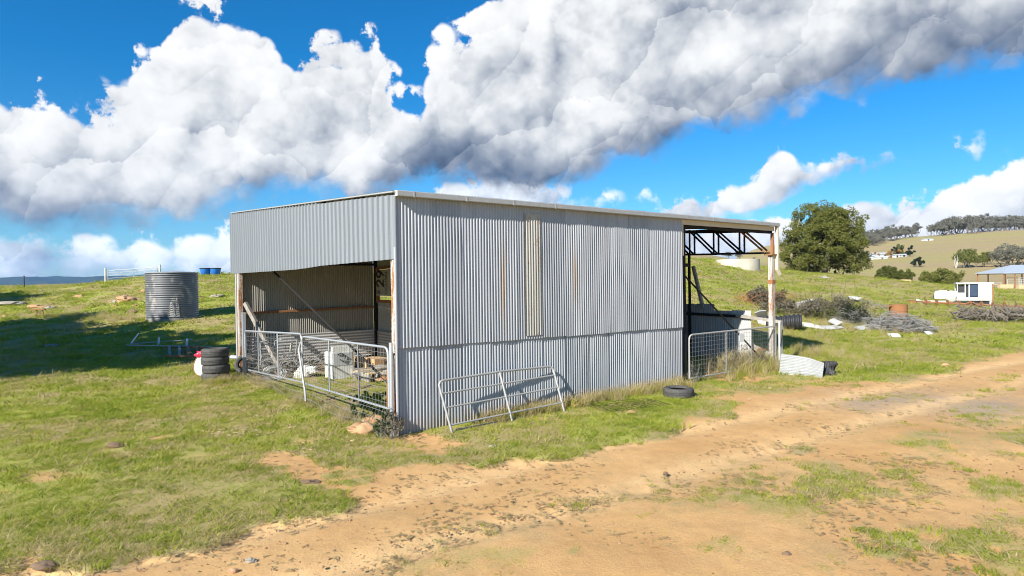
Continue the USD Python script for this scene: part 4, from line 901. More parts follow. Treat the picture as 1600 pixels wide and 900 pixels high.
# ------------------------------------------------------------------ grass
def tuft(n, h, spread, w, lean, seed, clump=0.12):
    rs = np.random.RandomState(seed); v, f = [], []
    for i in range(n):
        a, r = rs.uniform(0, 2 * np.pi), clump * math.sqrt(rs.uniform(0, 1)); b = np.array([r * math.cos(a), r * math.sin(a), -0.01])
        t = rs.uniform(0, 2 * np.pi); hh = h * rs.uniform(0.5, 1.25); ln = hh * abs(rs.normal(lean, 0.35)); dr = np.array([math.cos(t), math.sin(t), 0]); sd = np.array([-math.sin(t), math.cos(t), 0]) * w * rs.uniform(.7, 1.3)
        if rs.rand() < .5: sd = dr * w
        mid = b + dr * ln * .35 + np.array([0, 0, hh * .62]); tip = b + dr * ln + np.array([0, 0, hh])
        k = len(v); v += [b - sd / 2, b + sd / 2, mid + sd * .4, mid - sd * .4, tip]; f += [[k, k + 1, k + 2], [k, k + 2, k + 3], [k + 3, k + 2, k + 4]]
    return np.array(v), np.array(f)


def grass():
    rs = np.random.RandomState(11); out = []
    for (r0, r1, dens, sc, lo) in ((5.5, 11, 190, 0.8, 0.10), (11, 19, 85, 1.05, 0.12), (19, 32, 30, 1.5, 0.15), (32, 60, 5.0, 3.0, 0.2), (60, 92, 1.6, 4.2, 0.25)):
        am = math.radians(42.5); n = int(dens * am * (r1 ** 2 - r0 ** 2)); r = np.sqrt(rs.uniform(r0 ** 2, r1 ** 2, n)); a = rs.uniform(-am, am, n); x, y = r * np.sin(a), r * np.cos(a)
        g, dry, gv = cover(x, y); sx, sy = to_shed(x, y)
        under_roof = (sx > 0) & (sx < L2 + .3) & (sy > 0.1) & (sy < W)
        hid = (x > -3.2) & (sy > 0.4) & (x / y < 0.26) & (y > 12.5) & (x / y > -0.18)
        wallgap = (sx > 0.0) & (sx < L1) & (np.abs(sy) < 0.06)
        keep = (rs.rand(n) < np.clip(g * 1.25 - lo, 0, 1)) & ~hid & ~wallgap & ~(under_roof & (rs.rand(n) < 0.5))
        if r0 > 50: keep &= (x / y < -0.42) | (x / y > 0.25)
        x, y, g, dry = x[keep], y[keep], g[keep], dry[keep]; z = height(x, y)
        kind = np.where(rs.rand(len(x)) < dry * 0.52 + 0.16, np.where(rs.rand(len(x)) < .6, 2, 3), np.where(rs.rand(len(x)) < .55, 0, 1))
        s = sc * rs.uniform(.7, 1.25, len(x)) * (0.55 + 0.5 * g) * np.where(rs.rand(len(x)) < .06, 1.7, 1.0); out.append(np.stack([x, y, z, s, kind, np.full(len(x), sc)], -1))
    o = np.vstack(out)
    protos = [tuft(24, .060, .1, .0105, 1.1, 1), tuft(24, .068, .1, .011, 1.0, 2), tuft(22, .055, .1, .010, 1.4, 3), tuft(18, .070, .1, .008, 1.5, 4)]
    pi, r2, n = scatter_stuff('grass', o[:, :3], protos, [M['grass_a'], M['grass_b'], M['grass_c'], M['straw']], 1, 1, 6)
    pi.CreateProtoIndicesAttr(Vt.IntArray.FromNumpy(o[:, 4].astype(np.int32)))
    zf = np.where(o[:, 5] > 2.5, 0.62, np.where(o[:, 5] > 1.5, 0.8, 1.0)) * r2.uniform(.75, 1.2, n)
    pi.CreateScalesAttr(Vt.Vec3fArray.FromNumpy(np.stack([o[:, 3], o[:, 3], o[:, 3] * zf], -1).astype(np.float32)))
    tag(pi.GetPrim(), 'short green and straw grass covering the paddock around the shed', 'grass', kind='stuff')
    # taller dry grass along the walls, in the bay and round the rubbish heap
    pts = []
    def along(p, q, n, w, lo, hi):
        for _ in range(n):
            t = rs.rand(); c = p + (q - p) * t + np.r_[rs.normal(0, w, 2), 0]; pts.append((c[0], c[1], float(height(c[0], c[1])), rs.uniform(lo, hi)))
    along(shed(1.6, -.16), shed(8.5, -.16), 170, .10, .5, 1.1); along(shed(4.2, -.2), shed(8.5, -.2), 110, .12, .6, 1.2); along(shed(2.1, -.2), shed(3.6, -.2), 60, .1, .7, 1.2)
    along(shed(11.0, 0.25), shed(13.2, .25), 150, .25, 1.1, 2.2); along(shed(10.2, -.3), shed(13.2, -.3), 70, .2, .6, 1.2); along(G(1215, 545), G(1330, 560), 130, .7, .6, 1.3); along(G(1240, 520), G(1320, 540), 60, .8, .5, 1.1)
    along(G(1180, 500), G(1400, 520), 130, 1.2, .6, 1.3); along(G(1190, 480), G(1330, 490), 150, 1.4, .7, 1.6); along(shed(-.3, 9.5), shed(-.25, .5), 90, .12, .5, 1.0); along(G(230, 505), G(75, 492), 150, .6, .6, 1.3); along(G(345, 560), G(370, 560), 30, .3, .6, 1.2); along(G(325, 601), G(365, 596), 50, .15, .5, 1.0)
    along(G(170, 436), G(235, 432), 80, 1.2, .7, 1.6); along(G(0, 449), G(110, 447), 120, 2.0, .6, 1.4)
    q = np.array(pts); pi, r2, n = scatter_stuff('dry_grass', q[:, :3], [tuft(30, .30, .1, .0075, .55, 31, .10), tuft(30, .24, .1, .008, .8, 32, .12), tuft(24, .22, .1, .009, .7, 33, .1)], [M['straw'], M['grass_c'], M['grass_a']], 1, 1, 9)
    pi.CreateProtoIndicesAttr(Vt.IntArray.FromNumpy(r2.choice(3, n, p=[.5, .3, .2]).astype(np.int32))); pi.CreateScalesAttr(Vt.Vec3fArray.FromNumpy(np.repeat(q[:, 3:4], 3, 1).astype(np.float32)))
    tag(pi.GetPrim(), 'taller straw-coloured grass along walls and round the rubbish heap', 'dry grass', kind='stuff')


grass()
# pale bark chips in the grass
rs = np.random.RandomState(5); pts = []
for (px, py, n, sx_, sy_) in ((40, 600, 30, 60, 10), (215, 612, 18, 50, 8), (400, 655, 26, 22, 6), (370, 680, 30, 22, 5), (335, 672, 18, 10, 4), (455, 668, 8, 8, 2), (150, 560, 20, 60, 12), (1390, 560, 14, 80, 12), (500, 700, 14, 40, 8), (1180, 610, 20, 60, 6)):
    for _ in range(n): pts.append(G(px + rs.normal(0, sx_), py + rs.normal(0, sy_)) + [0, 0, .03])
pi, r2, n = scatter_stuff('wood_chips', np.array(pts), MB().box((-.5, -.2, -.06), (.5, .2, .06)).bar((-.3, .1, 0), (.6, .3, .1), .12, .08).get(), M['fresh'], 1, 1, 8, zr=.3)
pi.CreateProtoIndicesAttr(Vt.IntArray.FromNumpy(np.zeros(n, np.int32))); sc = r2.uniform(.03, .08, n); pi.CreateScalesAttr(Vt.Vec3fArray.FromNumpy(np.repeat(sc[:, None], 3, 1).astype(np.float32)))
tag(pi.GetPrim(), 'pale scraps and chips scattered in the grass', 'scraps', kind='stuff')


# ------------------------------------------------------------------ plants and trees
def leaves(centres, radii, n, size, seed, flat=1.0, aspect=1.0):
    """Leaf quads spread round clump centres."""
    rs = np.random.RandomState(seed); c = np.asarray(centres, float); k = rs.randint(0, len(c), n); R = np.broadcast_to(np.asarray(radii, float), (len(c),))
    d = rs.normal(0, 1, (n, 3)); d /= np.linalg.norm(d, axis=1, keepdims=True); p = c[k] + d * (R[k] * rs.uniform(0.25, 1.0, n) ** 0.6)[:, None] * [1, 1, flat]
    u = rs.normal(0, 1, (n, 3)); u /= np.linalg.norm(u, axis=1, keepdims=True); w = np.cross(u, rs.normal(0, 1, (n, 3))); w /= np.linalg.norm(w, axis=1, keepdims=True)
    s = size * rs.uniform(.6, 1.4, n)[:, None]; u = u * s * aspect; w = w * s * 0.6
    v = np.stack([p - u, p + w, p + u, p - w], 1).reshape(-1, 3); i = np.arange(n)[:, None] * 4
    return v, np.vstack([np.hstack([i, i + 1, i + 2]), np.hstack([i, i + 2, i + 3])])


def limbs(base, tips, r0, seed, bend=0.15):
    rs = np.random.RandomState(seed); b = MB()
    for t in tips:
        t = np.asarray(t, float); q = np.linspace(0, 1, 6)[:, None]; L = np.linalg.norm(t - base); pts = base + (t - base) * q + np.sin(q * np.pi) * rs.normal(0, bend, 3) * L * [1, 1, .4]
        b.tube(pts, np.linspace(r0, r0 * .25, 6), 6)
    return b


def crown_centres(w, h, z0, n, seed, shell=0.75, bias=0.0):
    rs = np.random.RandomState(seed); d = rs.normal(0, 1, (n, 3)); d /= np.linalg.norm(d, axis=1, keepdims=True)
    r = rs.uniform(shell, 1.0, n) * (1 + 0.30 * (meshkit.noise(d * 1.8 + seed, seed) - .5) * 2); c = d * r[:, None] * [w / 2, w / 2, h / 2]
    c[:, 2] += z0 + h / 2; return c


# big tree right of the shed: depth 75 m
tp = P(1288, 424, 75); tp = on(tp[0], tp[1])
bt = thing('willow_tree', 'big round dense green tree standing on the slope behind the right of the shed', 'tree', tp, 0)
rs = np.random.RandomState(2); cc = []
for (dx, zz, w, h, n, sd) in ((0, .1, 8.6, 7.2, 190, 1), (-1.0, 2.4, 6.0, 5.9, 130, 2), (1.3, 2.2, 5.8, 5.4, 120, 3), (-2.5, .1, 4.6, 4.8, 80, 4), (2.7, .0, 4.4, 4.3, 75, 5), (.2, 4.4, 4.2, 4.0, 80, 6)): cc.append(crown_centres(w, h, zz, n, sd, .72) + [dx, rs.normal(0, .3), 0])
cc = np.vstack(cc); cc = cc[cc[:, 2] > .15]
obj('crown', leaves(cc, rs.uniform(.40, .75, len(cc)), 60000, .075, 5, .85, 1.6), M['tree_leaf'], bt)
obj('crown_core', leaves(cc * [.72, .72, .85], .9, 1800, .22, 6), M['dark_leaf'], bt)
obj('trunk', MB().tube([(0, 0, -.4), (.1, 0, 1.2), (0, .1, 2.6)], [.42, .34, .26], 8), M['bark'], bt, True)
obj('limb', limbs(np.array([0, 0, 1.5]), [(3.0, .5, 6.0), (-2.8, .2, 6.6), (.5, -2, 7), (3.6, -1.0, 4.2), (1.2, .5, 7.8), (-3.2, -.8, 4.5), (-.4, 1, 8.2)], .2, 3), M['pale_bark'], bt, True)


def bush(name, label, cat, base, w, h, n, size, mat, seed, rz=0.0, group=None, z0=.05, tr=True, dens=None, dp=.8):
    t = thing(name, label, cat, base, rz, group); c = crown_centres(w, h, z0, max(12, n // 90), seed, .55); c[:, 1] *= dp; c = c[c[:, 2] > z0 * .5]
    obj('crown', leaves(c, min(w, h) * .16, n, size, seed), mat, t); obj('trunk', limbs(np.array([0, 0, -.2]), [(w * .25, .1, h * .6), (-w * .25, 0, h * .6), (0, .1, h * .75)], max(.03, h * .02), seed), M['bark'], t)
    return t


def at(px, py, d): q = P(px, py, d); return on(q[0], q[1])


bush('bush', 'left and larger of the two rounded bushes joined beyond the field edge', 'bush', at(1386, 434, 86), 3.1, 2.1, 4500, .09, M['bush_leaf'], 11, z0=.0)
bush('bush', 'right, yellower one of the two rounded bushes joined beyond the field edge', 'bush', at(1411, 435, 86), 2.9, 1.95, 4500, .09, M['bush_leaf'], 12, z0=.0)
bush('bush', 'wide low bush beyond the white cab wreck, wider than tall', 'bush', at(1470, 439, 84), 5.6, 2.2, 8000, .09, M['tree_leaf'], 13, z0=-.1)
bush('bush', 'small round dark bush on the tan hillside above the wide low bush', 'bush', at(1434, 413, 230), 5.5, 3.2, 1400, .3, M['dark_leaf'], 14)
bush('bush', 'small upright dark tree alone on the tan hillside', 'tree', at(1422.5, 402, 330), 4.0, 6.0, 900, .3, M['dark_leaf'], 15)
bush('small_tree', 'round green tree over the farmstead on the far slope', 'tree', at(1405, 401, 345), 6.5, 6.5, 1400, .34, M['bush_leaf'], 16)
bush('small_tree', 'orange autumn tree at the right end of the farmstead', 'tree', at(1403.5, 406, 340), 4.0, 4.6, 1000, .35, M['autumn'], 17)
bush('small_tree', 'yellow and orange tree over the farmstead roofs', 'tree', at(1368, 404, 345), 5.0, 3.4, 900, .28, M['autumn'], 18)
bush('small_tree', 'small orange tree in the middle of the farmstead', 'tree', at(1390, 406, 340), 4.0, 5.0, 900, .32, M['autumn'], 19)
bush('small_tree', 'yellow-green shrub at the left end of the farmstead', 'tree', at(1348, 408, 335), 5.0, 4.2, 900, .3, M['yellow_leaf'], 20)
bush('small_tree', 'thin dark pine in the middle of the farmstead', 'tree', at(1397, 406, 338), 2.6, 6.0, 800, .3, M['dark_leaf'], 21)
# gum tree prototypes for the hills
def gum(label, base, w, h, seed, s=1.0, mat='gum_leaf', group='gum trees on the far hillside', nl=2600):
    t = thing('gum_tree', label, 'tree', base, seed * 1.3, group, s=s); rs = np.random.RandomState(seed); c = []
    for k in range(7):
        a = rs.uniform(0, 6.28); r = rs.uniform(0, .32) * w; q = crown_centres(w * rs.uniform(.35, .55), h * rs.uniform(.28, .42), h * rs.uniform(.22, .55), 16, seed * 9 + k, .5); c.append(q + [r * math.cos(a), r * math.sin(a), 0])
    c = np.vstack(c); obj('crown', leaves(c, h * .07, nl, h * .026 if nl > 2000 else .22, seed), M[mat], t)
    obj('trunk', limbs(np.array([0, 0, -.5]), [(w * .2, .1, h * .7), (-w * .22, .1, h * .66), (0, -.1, h * .8), (w * .05, w * .2, h * .6)], h * .018, seed), M['bark'], t); return t


HILL = 'gum trees on the far hillside'
lab = dict(ridge='grey-green gum tree in the ragged line along the far ridge at right', wood='grey gum tree in the long wood low on the far slope left', mid='gum tree in the dark band above the yards at right', leftwood='grey gum tree of the small far wood between tank and shed')
gums = [gum(lab['ridge'], at(1455, 370, 640), 16, 14, 1, group='gum trees on the ridge'), gum(lab['ridge'], at(1478, 368, 640), 18, 15, 2, group='gum trees on the ridge'), gum(lab['ridge'], at(1500, 362, 650), 15, 13, 3, group='gum trees on the ridge')]
rs = np.random.RandomState(42)
def more(n, fx, fy, d, labk, grp, smin=1.0, smax=1.6):
    for i in range(n):
        t = (i + rs.uniform(.2, .8)) / n; px = fx[0] + (fx[1] - fx[0]) * t; py = np.interp(px, np.linspace(fx[0], fx[1], len(fy)), fy) + rs.normal(0, 1.5); dd = np.interp(t, [0, 1], d) * rs.uniform(.95, 1.05)
        dup(gums[rs.randint(3)], lab[labk], at(px, py, dd), rs.uniform(0, 6.28), s=tuple(rs.uniform(smin, smax) * np.array([1, 1, rs.uniform(.85, 1.1)])), group=grp)
more(9, (1462, 1500), (372, 370), (600, 640), 'ridge', 'gum trees on the ridge', 1.0, 1.6); more(26, (1500, 1640), (366, 352), (620, 690), 'ridge', 'gum trees on the ridge'); more(14, (1520, 1640), (370, 360), (600, 660), 'ridge', 'gum trees on the ridge', .6, 1.0)
more(26, (1335, 1432), (385, 372), (520, 640), 'wood', 'gum trees of the low wood', .7, 1.1); more(12, (1335, 1380), (390, 384), (480, 560), 'wood', 'gum trees of the low wood', .5, .8)
gm = gum(lab['mid'], at(1512, 409, 215), 8.5, 8.0, 5, mat='tree_leaf', group='trees in the dark band'); gm2 = gum(lab['mid'], at(1580, 402, 215), 9.5, 8.5, 6, group='trees in the dark band')
for i in range(12):
    px = np.interp(i, [0, 11], [1506, 1625]) + rs.normal(0, 3); dup(gm if px < 1560 else gm2, lab['mid'], at(px, np.interp(px, [1500, 1640], [409, 398]), rs.uniform(205, 240)), rs.uniform(0, 6), s=tuple(rs.uniform(.65, 1.0) * np.array([1, 1, .95])), group='trees in the dark band')
dup(gums[0], 'flat-topped gum tree alone on the far skyline right of the big tree', at(1381, 377, 690), .4, s=(.85, .85, .75), group='lone trees on the skyline'); dup(gums[1], 'small gum beside the flat-topped one on the far skyline', at(1391, 376, 690), .4, s=(.45, .45, .5), group='lone trees on the skyline')
dup(gums[2], 'far tree on the skyline seen through the left truss panel', at(1137, 397, 240), .8, s=(.36, .36, .24), group='lone trees on the skyline'); dup(gums[1], 'taller far tree on the skyline seen through the middle truss panel', at(1154, 397, 240), .1, s=(.30, .30, .36), group='lone trees on the skyline'); dup(gums[0], 'tiny far tree on the skyline seen near the bay post', at(1177, 397, 245), .1, s=(.14, .14, .2), group='lone trees on the skyline')
for i in range(12):
    px = rs.uniform(338, 420); dup(gums[i % 3], lab['leftwood'], at(px, 432, rs.uniform(380, 430)), rs.uniform(0, 6), s=rs.uniform(.35, .55), group='gum trees of the left far wood')
ds = thing('dead_tree', 'bare white dead tree at the left end of the dark tree band', 'tree', at(1494, 411, 210), 0); obj('trunk', limbs(np.array([0, 0, -.3]), [(.2, 0, 4.6), (-.7, 0, 3.8), (.9, .2, 2.8), (-.4, .3, 4.2)], .13, 5), M['offwhite'], ds)
# the trees out of view at left whose shade lies across the grass
sg = gum('tall gum tree beyond the left edge of view, shading the grass', on(-23.8, 14.4), 9.5, 13.0, 21, mat='tree_leaf', group='shade trees at the left', nl=3400); 
for (x, y, s, l) in ((-22.1, 12.4, (.62, .62, 1.0), 'gum tree nearest the track at the left, out of view'), (-28.7, 17.0, 1.0, 'gum tree farther up the slope at the left, out of view'), (-31.5, 19.0, 1.0, 'gum tree standing behind the other shade trees at the left, out of view'), (-44.5, 33, 1.0, 'gum tree far up the left slope, out of view'), (-50, 36, 1.1, 'gum tree highest on the left slope, out of view')):
    dup(sg, l, on(x, y), x, s=s, group='shade trees at the left')

# weeds
def weed(label, px, py, w, h, n, mat, seed, size=.02, loc=None, mat2=None):
    p = G(px, py) if loc is None else loc; t = thing('weed', label, 'weed', p, 0); c = crown_centres(w, h, 0.0, 26, seed, .3); c = c[c[:, 2] > .02]; obj('leaves', leaves(c, min(w, h) * .16, n, size, seed, aspect=1.6), M[mat], t)
    rs = np.random.RandomState(seed); b = MB()
    for k in range(22): q = c[rs.randint(len(c))] * [1.1, 1.1, 1.15]; b.tube([(q[0] * .2, q[1] * .2, -.02), q * [.7, .7, .6], q], .004, 3)
    obj('stem', b, M['stick'], t); return t


weed('bushy dry weed growing at the foot of the rusty corner post', 600, 680, .55, .55, 900, 'grey_weed', 5, .016, loc=shed(-.18, -.10, 0)); weed('green weed tangled in the dry weed at the corner post', 590, 680, .40, .40, 500, 'weed', 6, .016, loc=shed(-.34, .12, 0))
for i, (px, py, w, h, l) in enumerate(((560, 612, 1.3, .42, 'dark green leafy weeds inside the mesh gate, in front of the block'), (590, 622, 1.2, .42, 'dark green leafy weeds inside the gate nearest the corner post'), (530, 603, 1.1, .35, 'leafy weeds at the foot of the washing machine'))):
    weed(l, px, py, w, h, 1500, 'weed', 20 + i, .026, loc=shed(*[(0.55, 1.9, 0), (.5, .95, 0), (.9, 3.2, 0)][i]))
weed('dry brown weeds behind the right end of the bay gate', 1180, 580, 1.6, .8, 1300, 'grey_weed', 31, .02, loc=shed(12.1, .45, 0)); weed('thin grey stalks at the left end of the bay gate', 1085, 600, .5, .7, 300, 'grey_weed', 32, .014, loc=shed(9.0, -.1, 0))

# ------------------------------------------------------------------ inside the shed
wm = thing('washing_machine', 'old white washing machine standing inside the open shed end', 'washing machine', G(520, 594), SYAW)
obj('cabinet', MB().box((0, 0, .0), (.66, .62, .80)), M['white'], wm); obj('console', MB().box((.03, .03, .802), (.62, .18, .98)), M['white'], wm); obj('panel', MB().box((.03, -.012, .42), (.63, -.003, .79)), M['panelgrey'], wm); obj('lid', MB().box((.02, .2, .802), (.64, .60, .82)), M['white'], wm)
obj('hose', MB().tube([(.15, -.03, .75), (.25, -.05, .80), (.40, -.05, .70), (.33, -.04, .52), (.22, -.04, .60)], .018, 6), M['black'], wm, True); obj('tag', MB().box((.5, -.02, .78), (.63, -.013, 1.0)), M['white'], wm); obj('shelf_edge', MB().box((-.03, -.05, -.02), (.7, .0, .03)), M['offwhite'], wm)
t = thing('timber_block', 'orange sawn timber block lying on the pallet inside the shed', 'block', G(583, 584) + [0, 0, .30], SYAW + .1); obj('block', MB().box((-.15, -.35, 0), (.2, .35, .20)), M['brick'], t); obj('second_block', MB().box((.22, -.3, 0), (.42, .4, .18)), M['fresh'], t)
pl = thing('pallet', 'grey timber pallet with rubbish behind the washing machine', 'pallet', G(566, 590) + [0, 0, .02], SYAW)
for k in range(6): obj('slat', MB().box((-.3, -1.1 + k * .36, .22), (1.0, -.86 + k * .36, .25)), M['timber' if k % 2 else 'fresh'], pl)
for k in range(3): obj('bearer', MB().box((-.3 + k * .6, -1.1, .0), (-.22 + k * .6, 1.0, .215)), M['timber'], pl)
for k in range(7): obj('stake', MB().bar((.2, .15 + k * .16, .25), (.2, .15 + k * .16, .52), .06, .05), M['fresh'], pl)
t = thing('white_sack', 'crumpled white sack on the shed floor left of the washing machine', 'sack', G(475, 590) + [0, 0, .12], 0); obj('bag', rock(.30, 31, 3, (1.1, .8, .8), .7), M['offwhite'], t, 50); obj('fold', rock(.16, 33, 2, (1.2, .7, .9), .8).apply_translation((.25, -.1, .12)), M['white'], t)
t = thing('wire_roll', 'tangled roll of pale wire lying under the left gate', 'wire', G(429, 594) + [0, 0, .22], 0.4); b = MB(); rs = np.random.RandomState(8)
for k in range(14): aa = np.linspace(0, 6.4, 22); rr = .30 * rs.uniform(.6, 1.05); b.tube(np.stack([rr * np.cos(aa) + rs.normal(0, .03), np.full(22, rs.normal(0, .08)) + .05 * np.sin(aa * 2), .75 * rr * np.sin(aa)], -1), .009, 4)
obj('coil', b, M['galv_pale'], t)
pk = thing('leaning_plank', 'long grey plank leaning inside the left shed post', 'plank', (0, 0, 0)); obj('plank', MB().bar(shed(.12, 11.0, 2.3), shed(.85, 9.55, .05), .10, .13), M['timber'], pk)
ch = thing('chair_frame', 'bent pale tube chair frame behind the left gate', 'chair frame', shed(.35, 9.95, 0), SYAW)
for dx in (0, .45): obj('tube', MB().tube(rail_path([(dx, .2, 0), (dx, .25, 1.05), (dx, -.5, 1.15)], .08), .018, 6), M['pipe'], ch, True)
for z in (.45, .62, .8): obj('slat', MB().box((-.02, .22, z), (.5, .25, z + .05)), M['offwhite'], ch)
bp = thing('stick_heap', 'heap of dark sticks and wire against the lining sheets inside the shed', 'brush heap', G(450, 582), 0); b = MB()
for k in range(150): a = rs.uniform(0, 6.28); p0 = rs.normal(0, .5, 3) * [1, .8, 0] + [0, 0, rs.uniform(0, .25)]; q = p0 + np.array([math.cos(a), math.sin(a) * .6, rs.uniform(-.1, .9)]) * rs.uniform(.3, .9); b.tube([p0, (p0 + q) / 2 + rs.normal(0, .06, 3), q], rs.uniform(.006, .014), 4)
obj('sticks', b, M['stick'], bp); tag(obj('pale_offcut', MB().bar((.2, -.3, .7), (.25, -.32, 1.0), .16, .03), M['offwhite'], bp))
sl = thing('slab_pile', 'low pile of broken pale slabs on the shed floor near the corner post', 'slabs', G(600, 596), SYAW)
for k in range(9): obj('slab', rock(.26, 60 + k, 2, (1.2, .9, .3), .5).apply_translation((rs.normal(0, .4), rs.normal(0, .5), .08 + .05 * k)), M['rock_g' if k % 3 else 'rock_o'], sl)

# ------------------------------------------------------------------ right-hand side: sheets and rubbish heap
p0 = G(1217, 586); p1 = G(1288, 592); u = p1 - p0; Lw = np.linalg.norm(u[:2]); t = thing('roofing_sheet', 'white corrugated sheet lying on edge beside the right bay post', 'sheet', p0, math.atan2(u[1], u[0]))
v, f = corr((0, 0, 0), Z, X, -Y, .62, Lw * .95, rows=10, pitch=.090, amp=.017, seg=10, seed=9); v = v.copy(); v[:, 1] += v[:, 2] * .55 + .10 * np.sin(v[:, 0] / Lw * 2.5); v[:, 2] *= np.interp(v[:, 0], [0, Lw * .6, Lw], [1, .86, .62]); v[:, 2] -= .02
obj('sheet', (v, f), M['galv_ground'], t, True)
t = thing('crumpled_sheet', 'crumpled dark metal at the end of the white sheet on edge', 'scrap metal', G(1288, 587), 0)
v, f = corr((-.35, 0, 0), X, Z, -Y, .7, .42, rows=6, pitch=.09, amp=.03, seed=3, wob=.07); obj('sheet', (v, f), M['char'], t, True); obj('lip', MB().bar((-.35, -.05, .40), (-.05, .0, .28), .03, .02), M['galv'], t)
# black corrugated pipe
q0, q1 = G(1200, 512), G(1256, 519); t = thing('black_pipe', 'fat black ribbed pipe lying on the grass beyond the bay post', 'pipe', (q0 + q1) / 2 + [0, .2, .32], math.atan2((q1 - q0)[1], (q1 - q0)[0])); Lp = np.linalg.norm(q1 - q0)
zs = np.linspace(-Lp / 2, Lp / 2, 110); m = lathe([(.33 + .030 * math.sin(z * 34) + .02 * math.sin(z * 3), z) for z in zs], 20); v = m.vertices; m.vertices = np.stack([v[:, 2], v[:, 1] * .9, v[:, 0] * .95 + .04 * np.sin(v[:, 2] * 2)], -1); obj('pipe', m, M['char'], t, True)
obj('torn_end', (lambda mm: mm)(lathe([(.36, 0), (.40, .25), (.34, .5)], 14, (0, 3.6))).apply_transform(trimesh.transformations.rotation_matrix(1.3, [0, 1, 0])).apply_translation((-Lp / 2 - .4, 0, .1)), M['galv_pale'], t)
def strip(label, pts, w, hgt, mat='offwhite'):
    pts = [G(*q) + [0, 0, hgt] for q in pts]; c = pts[0]; t = thing('metal_strip', label, 'metal strip', c, 0); b = MB(); P_ = []
    for i, p in enumerate(pts):
        d_ = pts[min(i + 1, len(pts) - 1)] - pts[max(i - 1, 0)]; n_ = np.array([-d_[1], d_[0], 0]); n_ /= np.linalg.norm(n_) + 1e-9; P_.append([p - c - n_ * w / 2 + [0, 0, -.03], p - c - n_ * w * .1 + [0, 0, .05], p - c + n_ * w / 2 + [0, 0, .12]])
    v, f = grid(np.array(P_)); b.add(v, f); b.add(v - [0, 0, .012], f[:, ::-1]); obj('strip', b, M[mat], t); return t
strip('long pale bent metal strip lying right of the black ribbed pipe', [(1252, 510), (1266, 512), (1282, 516), (1300, 516), (1314, 514)], .30, .08); t = strip('short pale metal strip sticking up at the end of the long bent strip', [(1298, 508), (1304, 511), (1313, 515)], .28, .22)
strip('pale twisted strip at the left foot of the grey branch heap', [(1338, 517), (1350, 515), (1362, 511), (1372, 514)], .28, .05); strip('small white strip alone on the grass below the branch heap', [(1388, 526.5), (1406, 526.5)], .16, .03, 'white'); strip('white strip at the right foot of the branch heap', [(1446, 523), (1456, 522)], .15, .03, 'white'); strip('white sheet scrap on top of the bramble heap', [(1326, 471), (1336, 472), (1344, 474)], .30, .25)
strip('pale scrap lying on the grass under the big tree', [(1284, 434.5), (1294, 434.8)], .4, .05)


def heap(name, label, cat, centre, w, dp, h, n, mat, seed, r=(.008, .02), ln=(.6, 1.6), up=.6, part='branches', curl=.2):
    rs = np.random.RandomState(seed); t = thing(name, label, cat, centre, 0); b = MB()
    for k in range(n):
        a = rs.uniform(0, 6.28); q = math.sqrt(rs.rand()); x, y = q * math.cos(a) * w / 2, q * math.sin(a) * dp / 2; z = h * (1 - q * q) * rs.uniform(.1, 1.0); th = rs.uniform(0, 6.28); L = rs.uniform(*ln)
        d = np.array([math.cos(th), math.sin(th) * .8, rs.normal(.05, .35) * up]) * L / 2; m_ = np.array([x, y, z]); bend = rs.normal(0, curl * L, 3); pts = [m_ - d, m_ - d * .4 + bend * .6 + [0, 0, abs(bend[2])], m_ + d * .4 + bend * .6 + [0, 0, abs(bend[2])], m_ + d]; pts = np.array(pts); pts[:, 2] = np.maximum(pts[:, 2], -.05); b.tube(pts, np.linspace(1, .4, 4) * rs.uniform(*r), 4, False)
    obj(part, b, M[mat], t); return t


hp = G(1400, 516); heap('branch_heap', 'heap of bleached grey branches in front of the rusty drum', 'brush heap', hp, 3.3, 1.8, .85, 560, 'stick', 3, (.008, .022), (.4, 1.3), up=.4, curl=.10)
bh = G(1290, 500); t = heap('bramble_heap', 'long overgrown heap of dead brambles and wire beyond the black pipe', 'brush heap', bh + [0, 1.2, 0], 5.6, 2.6, .65, 480, 'grey_weed', 4, (.006, .016), (.5, 1.5), curl=.3)
c = crown_centres(6.0, 1.3, 0, 80, 8, .4); c = c[c[:, 2] > .05] * [1, .5, .8]; obj('leaves', leaves(c, .28, 6000, .045, 3, aspect=1.8), M['grey_weed'], t); obj('green_leaves', leaves(c * [1, 1, .6] + [0.5, -.3, 0], .30, 4200, .045, 5), M['bush_leaf'], t)
t = heap('bramble_heap', 'dark brush heap between the overgrown heap and the grey branches', 'brush heap', G(1345, 508) + [0, .8, 0], 2.8, 1.8, .7, 360, 'stick', 6, (.006, .014), (.4, 1.1), curl=.07); obj('leaves', leaves(crown_centres(2.8, 1.2, -.2, 30, 5, .4), .25, 2500, .045, 4), M['dark_leaf'], t)
wc = G(1196, 480); t = thing('wire_coil', 'rusty brown coils of old fence wire heaped behind the bay post', 'wire', wc + [0, .6, 0], 0); b = MB(); rs = np.random.RandomState(12)
for k in range(90):
    aa = np.linspace(-.2, 3.4, 12); rr = rs.uniform(.35, .95); cx, cy = rs.normal(0, .55), rs.normal(0, .4); b.tube(np.stack([cx + rr * np.cos(aa), cy + .3 * np.sin(aa + k), rr * .85 * np.sin(aa) + rs.uniform(-.05, .1)], -1), .011, 4, False)
for k in range(24): b.tube([(rs.uniform(.0, .8), rs.normal(0, .2), rs.uniform(.2, .8)), (rs.uniform(.9, 1.5), 0, rs.uniform(.5, .95))], .012, 4)
obj('wire', b, M['rust'], t); c = crown_centres(2.6, 1.4, -.2, 40, 3, .4); obj('grey_brush', leaves(c, .25, 3200, .04, 9, aspect=2.2), M['grey_weed'], t)
t = thing('pale_stalks', 'spray of bleached bent stalks on the bramble heap', 'stalks', G(1262, 495) + [0, .6, .25], 0)
